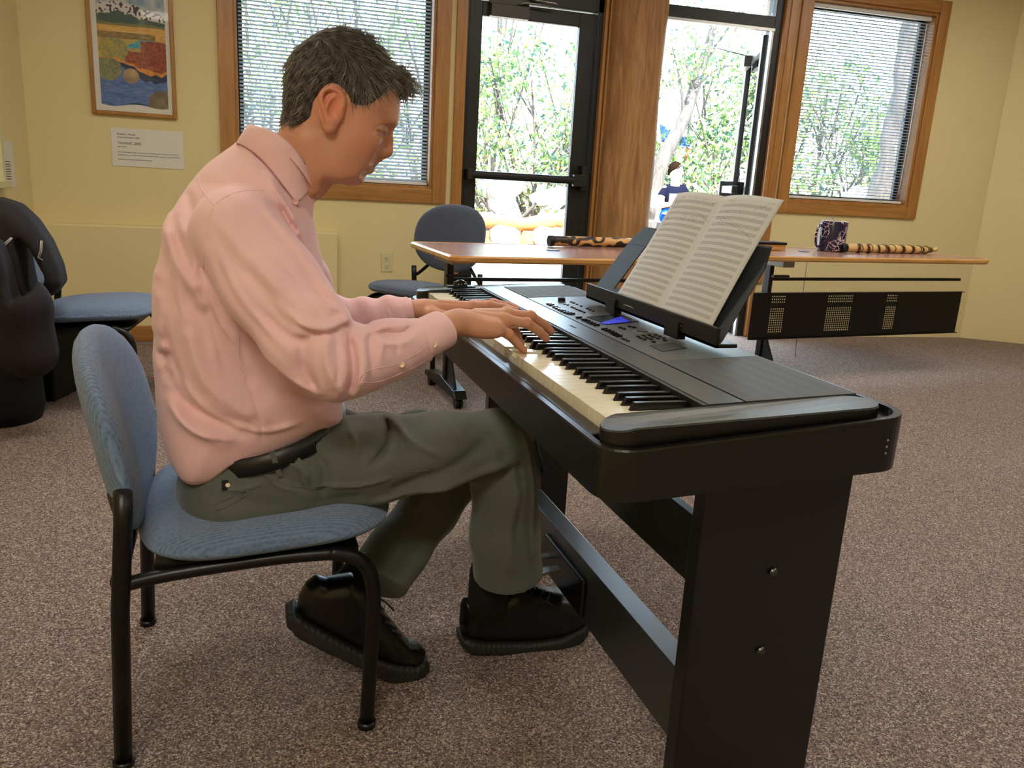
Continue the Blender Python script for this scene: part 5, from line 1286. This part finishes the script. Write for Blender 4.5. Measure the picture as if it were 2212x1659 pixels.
TCR = [([(345, 480), (375, 560), (440, 650)], .007, .014), ([(400, 430), (430, 520), (442, 600)], -.006, .010), ([(380, 470), (410, 540), (430, 610)], .005, .009),
       ([(340, 760), (370, 860), (430, 900), (520, 925)], -.009, .020), ([(352, 820), (390, 905), (480, 950)], .007, .016), ([(430, 650), (480, 760), (560, 840)], -.006, .022),
       ([(400, 700), (450, 830), (560, 905)], .006, .018), ([(540, 700), (590, 820), (690, 865)], -.006, .022), ([(520, 690), (530, 800), (560, 900), (566, 960)], -.0018, .0035),
       ([(600, 430), (640, 520), (668, 600)], -.008, .010), ([(610, 470), (655, 560), (680, 640)], .006, .010), ([(575, 390), (610, 440), (650, 500)], .006, .010), ([(330, 620), (345, 720), (350, 800)], .005, .02),
       ([(452, 600), (470, 680), (520, 750)], .004, .006), ([(420, 620), (450, 700), (470, 800)], .003, .008), ([(370, 560), (385, 640), (400, 700)], .003, .008), ([(360, 880), (420, 930), (520, 950)], .0035, .008), ([(600, 760), (640, 830), (700, 870)], .0035, .008),
       ([(385, 820), (450, 890), (560, 930), (650, 915)], .0035, .007), ([(580, 380), (625, 455), (662, 540)], .004, .006), ([(625, 480), (660, 560), (690, 640)], .0035, .005), ([(440, 420), (450, 480), (448, 560)], .003, .006), ([(405, 450), (420, 500), (425, 560)], .0035, .006), ([(350, 700), (365, 780), (400, 850)], -.004, .008)]
SCR = [([(470, 470), (540, 560), (640, 640), (690, 660)], .005, .018), ([(445, 520), (470, 620), (560, 730), (660, 830)], .004, .016), ([(560, 660), (600, 700), (640, 720), (700, 700)], -.006, .010),
       ([(590, 640), (640, 680), (700, 690), (750, 670)], .006, .010), ([(660, 700), (650, 770), (690, 830)], -.006, .012), ([(700, 690), (695, 760), (730, 830)], .006, .010), ([(745, 700), (752, 770), (742, 840)], -.010, .010),
       ([(770, 705), (775, 770), (765, 830)], .006, .010), ([(795, 700), (790, 740), (800, 760)], -.006, .007), ([(760, 720), (820, 700), (880, 698)], .004, .008), ([(800, 712), (860, 718), (905, 706)], -.005, .006),
       ([(690, 600), (735, 660), (752, 710)], .006, .010), ([(600, 470), (680, 570), (720, 650)], .004, .014), ([(520, 560), (620, 690), (660, 760)], -.0045, .016),
       ([(610, 655), (640, 690), (690, 705), (740, 690)], -.0035, .005), ([(640, 600), (690, 645), (735, 660)], .0035, .006), ([(680, 730), (672, 780), (700, 840)], .0035, .006), ([(715, 700), (720, 760), (715, 820)], -.0035, .005), ([(755, 715), (764, 770), (755, 830)], .004, .005),
       ([(782, 705), (784, 745), (792, 780)], -.0035, .004), ([(812, 705), (815, 735), (808, 765)], .0035, .005), ([(838, 705), (850, 730), (845, 760)], -.003, .004), ([(800, 725), (850, 735), (890, 728)], .003, .004), ([(560, 440), (640, 530), (690, 600)], .003, .007),
       ([(470, 540), (520, 640), (600, 720)], .003, .008), ([(600, 560), (660, 620), (700, 640)], -.003, .006), ([(560, 750), (620, 800), (680, 830)], .003, .006)]
waist0, waist1 = P((425, 1008, -.62))+np.array([0, 0, .030]), P((738, 893, -.62))+np.array([0, 0, .012]); wc = (waist0+waist1)/2; wax = waist1-waist0; wl_ = np.linalg.norm(wax)/2; wax /= 2*wl_; wup = np.array([-wax[2], 0, wax[0]])
def fshirt(X, Y, Z):
    d2 = poly2(X, Z, torp); d2 = d2-creases(X, Z, TCR, -.80)*.6
    z = Z
    T = np.interp(z, [.40, .50, .60, .75, .85, .93, .99, 1.04, 1.09, 1.14], [.165, .178, .180, .182, .190, .186, .152, .118, .078, .060])
    ty = -.625-.03*np.clip((z-.9)/.2, 0, 1)
    cr = creases(X, Z, TCR, -.80)*np.clip((-.62-Y)/.06, 0, 1)
    D = rext(d2, Y-ty, T, np.minimum(T, np.interp(z, [.5, .66], [.07, .14])))-cr
    a_ = (X-wc[0])*wax[0]+(Z-wc[2])*wax[2]; h_ = (X-wc[0])*wup[0]+(Z-wc[2])*wup[2]
    D = smax(D, -(h_-.004+.030*np.clip((-a_/wl_-.50)/.5, 0, 1)+.004*np.sin(X*40)), .006)
    A = chain(X, Y, Z, SLp, SLr, .022); sc = creases(X, Z, SCR, -.88)*np.clip((-.80-Y)/.04, 0, 1); A = A-sc
    n = SLp[-1]-SLp[-2]; n /= np.linalg.norm(n); A = np.maximum(A, (X-SLp[-1][0])*n[0]+(Y-SLp[-1][1])*n[1]+(Z-SLp[-1][2])*n[2])
    seam = np.sqrt((X-SLp[0][0])**2+(Z-SLp[0][2])**2)
    B_ = chain(X, Y, Z, LSp, LSr, .02)-.003*np.sin(X*110+Z*60); n = LSp[-1]-LSp[-2]; n /= np.linalg.norm(n)
    B_ = np.maximum(B_, (X-LSp[-1][0])*n[0]+(Y-LSp[-1][1])*n[1]+(Z-LSp[-1][2])*n[2])
    D = smin(D, A, .012); D = smin(D, B_, .012)
    return D
a = P((320, 1010, -.62)); b = P((960, 270, -.62))
V, Q = polyg(fshirt, (a[0]-.03, -.99, a[2]-.02), (-.06, -.27, 1.13), .0042)
SHIRT = mesh_obj('shirt', V, Q, M['pink'], man, True)
# seams: yoke, armhole, side, placket
def onshirt(px, py):
    """first hit of the viewing ray with the shirt, to lay seams on the cloth"""
    v = ray(px, py); v = v/np.linalg.norm(v); t = np.linspace(1.0, 1.75, 400); p = CAM+v*t[:, None]
    d = fshirt(p[:, 0][:, None, None], p[:, 1][:, None, None], p[:, 2][:, None, None])
    d = np.array([fshirt(np.array(q[0]), np.array(q[1]), np.array(q[2])) for q in p[::8]]) if False else np.asarray(fshirt(p[:, 0], p[:, 1], p[:, 2]))
    k = np.argmax(d < 0); return p[k] if d[k] < 0 else None
def seam(name, pts, r=.0011, m=None, lift=.0006):
    q = [onshirt(*t) for t in catmull([np.array(p, float) for p in pts], 8)]; q = [x-ray(900, 600)/2*lift for x in q if x is not None]
    MB().tube(q, r, 6).build(name, m or M['pink'], SHIRT, True)
seam('yoke_seam', [(427, 380), (436, 410), (462, 443)])
seam('armhole_seam', [(572, 412), (530, 412), (490, 424), (462, 446), (447, 500), (440, 570), (444, 612)])
seam('side_seam', [(516, 716), (520, 790), (545, 870), (562, 905), (566, 950)], .0008)
seam('sleeve_placket_edge', [(775, 826), (790, 803), (850, 788), (900, 764), (925, 745)], .0008); seam('sleeve_placket_edge', [(775, 826), (820, 824), (880, 800), (925, 775)], .0008)
# cuffs
def cuff(name, c0, c1, r0, r1, hgt, btns):
    c0, c1 = np.array(c0), np.array(c1); ax = (c1-c0)/np.linalg.norm(c1-c0); up = np.array([0, 0, 1.]); up = up-ax*(up@ax); up /= np.linalg.norm(up); sd = np.cross(ax, up)
    n = 40; V = []; prof = [(0, r0-.003), (0, r0), (.05, r0+.0006), (.95, r1+.0006), (1, r1), (1, r1-.0022), (.3, r1-.0030)]
    for t, rr in prof:
        for k in range(n):
            a = 2*PI*k/n; V.append(c0+(c1-c0)*t+sd*rr*1.10*math.cos(a)+up*rr*hgt*math.sin(a))
    Fs = [(k*n+i, k*n+(i+1) % n, (k+1)*n+(i+1) % n, (k+1)*n+i) for k in range(len(prof)-1) for i in range(n)]
    o = mesh_obj(name, V, Fs, M['pink'], SHIRT, True); return o
cuff('cuff', P((899, 739, -.842)), P((957, 710, -.818)), .0375, .0355, .94, 1)
cuff('cuff', P((838, 679, -.380)), P((893, 670, -.388)), .036, .0285, 1.0, 0)
def btn3(px, py, Y, r, m, nm='button', d=None):
    p = P((px, py, Y)); v = ray(px, py); v /= np.linalg.norm(v); q = Vector(-v).to_track_quat('Z', 'Y').to_matrix(); Rm = np.array(q)
    b = MB(); b.lathe([(r*.9, 0), (r, .0008), (r, .0018), (r*.8, .0022), (r*.65, .0015), (.0001, .0015)], (0, 0, 0), 20)
    for x, y in ((.3, .3), (-.3, .3), (.3, -.3), (-.3, -.3)): pass
    b.v = [tuple(p+Rm@np.array(q_)) for q_ in b.v]; b.build(nm, m, SHIRT, True)
btn3(938, 744, -.874, .0055, M['button']); _b = onshirt(868, 788); btn3(868, 788, _b[1]-.002, .0048, M['button'])
# collar
ct = [(683, 398, -.700), (663, 358, -.737), (629, 312, -.755), (590, 283, -.747), (556, 271, -.722), (537, 267, -.68)]
cb = [(640, 441, -.748), (611, 404, -.778), (574, 358, -.788), (545, 330, -.772), (521, 315, -.738), (509, 311, -.68)]
top_ = [P(q) for q in ct]; 
def fcol(p): return np.minimum(np.asarray(fshirt(p[:, 0], p[:, 1], p[:, 2])), np.asarray(neck(p[:, 0], p[:, 1], p[:, 2])))
def hitcol(px, py, lift):
    v = ray(px, py); v = v/np.linalg.norm(v); t = np.linspace(1.0, 1.75, 600); p = CAM+v*t[:, None]; k = np.argmax(fcol(p) < 0); return CAM+v*(t[k]-lift)
bot_ = [hitcol(q[0], q[1], .006) for q in cb[:-1]]+[P(cb[-1])]
mir = lambda p: np.array([p[0], 2*HY-p[1], p[2]])
top_ += [mir(q) for q in top_[-2::-1]]; bot_ += [mir(q) for q in bot_[-2::-1]]
top_ = catmull(top_, 4); bot_ = catmull(bot_, 4); V = []; nn = len(top_)
for i in range(nn):
    t_, b_ = top_[i], bot_[i]; cen = np.array([(t_[0]+b_[0])/2, HY, (t_[2]+b_[2])/2]); w_ = (t_-cen); w_ = np.array([0, np.sign(w_[1]), 0])*.004
    inner = t_+np.array([.004, (HY-t_[1])*.06, -.030])
    V += [inner, t_+np.array([.001, (HY-t_[1])*.03, -.001]), t_, t_*.5+b_*.5+w_, b_]
Fs = [(i*5+k, (i+1)*5+k, (i+1)*5+k+1, i*5+k+1) for i in range(nn-1) for k in range(4)]
co_ = mesh_obj('collar', V, Fs, M['pink'], SHIRT, True); so = co_.modifiers.new('thickness', 'SOLIDIFY'); so.thickness = .0022; so.offset = 0
sb = co_.modifiers.new('smooth', 'SUBSURF'); sb.levels = 1; sb.render_levels = 1
_c = hitcol(638, 436, .0085); btn3(638, 436, _c[1], .0055, M['collarbtn'])
# front flap of the placket below the collar, pocket edge
pf = [P((668, 436, -.715)), P((676, 470, -.71)), P((668, 500, -.715))]
MB().prism([P((640, 441, -.745)), P((683, 399, -.702)), P((677, 440, -.70)), P((672, 500, -.70)), P((664, 480, -.72))], (0, .004, 0)).build('shirt_placket', M['pink'], SHIRT)
MB().prism([P((684, 548, -.70)), P((693, 550, -.698)), P((698, 597, -.70)), P((690, 600, -.70))], (0, .02, 0)).build('chest_pocket', M['pink'], SHIRT)

# ---- trousers
def legfield(X, Y, Z, L, Lr): return chain(X, Y, Z, [P(q) for q in L], Lr, .024)
PCR = [([(640, 960), (700, 1010), (690, 1080)], -.006, .012), ([(655, 950), (720, 930), (790, 900)], .007, .010), ([(700, 960), (760, 930), (800, 925)], -.006, .008), ([(740, 900), (800, 890), (850, 900)], .006, .009),
       ([(850, 915), (840, 960), (800, 1000)], -.007, .008), ([(830, 905), (870, 930), (880, 960)], .006, .008), ([(560, 1000), (640, 1040), (660, 1055)], -.006, .010), ([(590, 985), (650, 1010), (665, 1040)], .006, .008),
       ([(480, 1060), (520, 1058), (575, 1040)], .004, .004), ([(660, 1050), (760, 1045), (850, 1020)], .0035, .005), ([(830, 1060), (960, 1010), (1060, 950)], -.005, .016), ([(900, 1060), (1010, 1030), (1110, 990)], .006, .014),
       ([(985, 1060), (1040, 1040), (1120, 1010)], -.005, .012), ([(1130, 930), (1150, 1010), (1160, 1120), (1165, 1230)], .004, .006), ([(1090, 1000), (1060, 1100), (1040, 1240)], -.006, .018), ([(1130, 1040), (1110, 1150), (1105, 1260)], .004, .018), ([(500, 1080), (640, 1090), (800, 1070)], -.004, .016), ([(620, 950), (650, 1000), (668, 1052)], .005, .006), ([(640, 940), (690, 930), (730, 905)], .004, .006), ([(750, 925), (770, 960), (760, 1000)], .0035, .006),
       ([(560, 1005), (600, 1045), (650, 1058)], .004, .005), ([(860, 925), (900, 960), (960, 980)], .003, .008), ([(1000, 900), (1060, 960), (1080, 1040)], .003, .012), ([(1120, 980), (1128, 1060), (1120, 1180)], -.003, .010), ([(800, 1090), (900, 1060), (990, 1050)], .004, .008)]
def hem(X, Y, Z, D, L, k=0, tilt=(0, 0, 0)):
    p, q = P(L[-1]), P(L[-2]); n = p-q; n /= np.linalg.norm(n); n = n+np.array(tilt); n /= np.linalg.norm(n)
    return np.maximum(D, (X-p[0])*n[0]+(Y-p[1])*n[1]+(Z-p[2])*n[2])
def ftr(X, Y, Z):
    D = legfield(X, Y, Z, RL, RLr); D = D-1.4*creases(X, Z, PCR, -.80)*np.clip((-.70-Y)/.05, 0, 1); D = hem(X, Y, Z, D, RL, tilt=(-.04, 0, 0))
    E2 = legfield(X, Y, Z, LL, LLr)-.004*np.sin(X*60-Z*70); E2 = hem(X, Y, Z, E2, LL, tilt=(.28, 0, 0))
    a = (X-wc[0])*wax[0]+(Z-wc[2])*wax[2]; h = (X-wc[0])*wup[0]+(Z-wc[2])*wup[2]
    hips = smax(np.sqrt((a/(wl_*1.0))**2+((Y+.62)/.182)**2)*wl_-wl_, np.abs(h+.05)-.058, .02)
    hips = smin(hips, ell(X, Y, Z, P((505, 1045, -.62)), (.105, .185, .085)), .03)
    D = smin(smin(D, hips, .03), E2, .02); D = np.maximum(D, h-.012)
    return D
a = P((400, 1290, -.62))
V, Q = polyg(ftr, (-.66, -.86, .05), (.16, -.34, .66), .0042)
keep = None
TRS = mesh_obj('trousers', V, Q, M['trouser'], man, True)
# belt
V = []; n = 72
for hh, gr in ((-.016, .002), (-.015, .009), (.016, .007), (.017, .001)):
    for k in range(n):
        a = 2*PI*k/n; V.append(wc+wax*((wl_+gr)*math.cos(a))+np.array([0, (.184+gr)*math.sin(a), 0])+wup*(hh+.0))
mesh_obj('belt', V, [(k*n+i, k*n+(i+1) % n, (k+1)*n+(i+1) % n, (k+1)*n+i) for k in range(3) for i in range(n)], M['belt'], man, True)
def ring(a, h, g): return wc+wax*((wl_+g)*math.cos(a))+np.array([0, -(.184+g)*math.sin(a), 0])+wup*h
for a in (2.42, 1.55):
    MB().add([ring(a-.03, -.030, .004), ring(a+.03, -.030, .004), ring(a+.03, .018, .006), ring(a-.03, .018, .006), ring(a-.03, -.030, .007), ring(a+.03, -.030, .007), ring(a+.03, .018, .009), ring(a-.03, .018, .009)], [(3, 2, 1, 0), (4, 5, 6, 7), (0, 1, 5, 4), (1, 2, 6, 5), (2, 3, 7, 6), (3, 0, 4, 7)]).build('belt_loop', M['trouser'], TRS)
def onfield(f, px, py, t0=1.0, t1=2.0):
    v = ray(px, py); v = v/np.linalg.norm(v); t = np.linspace(t0, t1, 500); p = CAM+v*t[:, None]; d = np.asarray(f(p[:, 0], p[:, 1], p[:, 2])); k = np.argmax(d < 0); return p[k]-v*.001 if d[k] < 0 else None
def strip(name, pts, r, m, f=ftr):
    MB().tube([q for q in (onfield(f, *t) for t in catmull([np.array(p, float) for p in pts], 5)) if q is not None], r, 6).build(name, m, TRS, True)
strip('back_pocket_welt', [(458, 1092), (490, 1078), (527, 1060)], .0016, M['trouser']); strip('back_pocket_welt', [(466, 1102), (495, 1092), (530, 1070)], .0016, M['trouser'])
strip('side_pocket_edge', [(606, 935), (632, 950), (636, 985), (650, 1030), (656, 1048)], .002, M['trouser']); strip('outseam', [(560, 1022), (600, 1040), (640, 1052), (700, 1050), (770, 1046), (850, 1024), (930, 1016)], .0011, M['trouser']); strip('crease', [(1128, 915), (1148, 970), (1158, 1080), (1172, 1180), (1182, 1246)], .0010, M['trouser'])
pl = onfield(ftr, 492, 1048); b = MB(); v = -ray(492, 1048)/2; q = Vector(v).to_track_quat('Z', 'Y').to_matrix(); Rm = np.array(q)
b.box((-.010, -.009, -.001), (.010, .009, .0012)); b.v = [tuple(pl+Rm@np.array(t_)) for t_ in b.v]; b.build('pocket_label', M['sock'], TRS)
b = MB().lathe([(.0045, .001), (.0040, .0018)], (0, 0, 0), 6); b.v = [tuple(pl+Rm@np.array(t_)) for t_ in b.v]; b.build('label_emblem', M['button'], TRS)
# socks
for pts, rs in (([(1075, 1190, -.67), (1058, 1240, -.66), (1052, 1320, -.645)], [.045, .045, .046]), ([(800, 1215, -.60), (735, 1300, -.625)], [.040, .048])):
    MB().tube([P(q) for q in pts], rs, 16).build('sock', M['sock'], man, True)

# ---- shoes
def shoe(up, so_, Y, yaw, laces, tongue, nm):
    upx, sox = xz(up, Y), xz(so_, Y)
    cx = np.mean([q[0] for q in sox]); k = math.tan(yaw)
    heel = min(q[0] for q in sox); toe = max(q[0] for q in sox); Ls = toe-heel
    def T(X):
        t = np.clip((X-heel)/Ls, 0, 1); return np.interp(t, [0, .08, .25, .5, .72, .9, 1], [.026, .036, .038, .040, .050, .044, .026])
    def fu(X, Y_, Z):
        D = rext(poly2(X, Z, upx), Y_-Y-k*(X-cx), T(X)-.002, .036)
        return D
    def fs(X, Y_, Z): return rext(poly2(X, Z, sox), Y_-Y-k*(X-cx), T(X)+.004, .010)+.0007*np.sin(X*520)
    root_up = None
    lo = (heel-.02, Y-.08, min(q[1] for q in sox)-.01); hi = (toe+.02, Y+.08, max(q[1] for q in upx)+.015)
    V, Q = polyg(fu, lo, hi, .0028); o = mesh_obj(nm, V, Q, M['shoe'], man, True)
    V, Q = polyg(fs, lo, hi, .0028); mesh_obj('shoe_sole', V, Q, M['sole'], o, True)
    ff = lambda X, Y_, Z: fu(X, Y_, Z)
    b = MB()
    for p in laces:
        qs_ = []
        for t_ in catmull([np.array(x, float) for x in p], 3):
            v = ray(*t_); v = v/np.linalg.norm(v); tt_ = np.linspace(1.1, 2.3, 600); pp_ = CAM+v*tt_[:, None]; d = np.asarray(ff(pp_[:, 0], pp_[:, 1], pp_[:, 2])); kk = np.argmax(d < .0005)
            qs_.append(pp_[kk]-v*.002 if d[kk] < .0005 else aty(t_[0], t_[1], Y-.02))
        b.tube(qs_, .0021, 6)
    b.build('shoe_laces', M['lace'], o, True)
    return o
shoe([(991, 1300), (1000, 1286), (1030, 1290), (1070, 1282), (1105, 1262), (1130, 1260), (1160, 1268), (1195, 1276), (1225, 1280), (1250, 1290), (1268, 1308), (1272, 1330), (1245, 1362), (1150, 1378), (1040, 1380), (995, 1370), (988, 1340)],
     [(986, 1345), (990, 1362), (1040, 1370), (1130, 1372), (1200, 1360), (1250, 1340), (1274, 1318), (1276, 1336), (1256, 1366), (1220, 1384), (1160, 1396), (1080, 1398), (1010, 1392), (990, 1382)], -.625, .05,
     [[(1122, 1266), (1140, 1286), (1166, 1306)], [(1140, 1262), (1150, 1284), (1172, 1300)], [(1160, 1268), (1150, 1290), (1180, 1304)], [(1176, 1274), (1168, 1292), (1190, 1304)], [(1190, 1280), (1182, 1298), (1196, 1308)], [(1110, 1276), (1130, 1300), (1150, 1318)]], None, 'shoe')
shoe([(640, 1330), (645, 1290), (660, 1262), (684, 1244), (706, 1250), (760, 1240), (792, 1256), (812, 1290), (836, 1330), (862, 1362), (880, 1382), (905, 1388), (920, 1402), (918, 1424), (880, 1432), (820, 1420), (740, 1380), (680, 1352)],
     [(616, 1322), (634, 1312), (660, 1330), (720, 1362), (790, 1396), (850, 1410), (890, 1416), (916, 1408), (922, 1424), (912, 1444), (880, 1452), (830, 1446), (770, 1422), (700, 1392), (640, 1364), (618, 1344)], -.665, -.05,
     [[(812, 1280), (820, 1292), (834, 1302), (850, 1318)], [(808, 1300), (830, 1318)], [(818, 1322), (842, 1340)], [(832, 1344), (856, 1358)], [(846, 1362), (866, 1372)]], None, 'shoe')
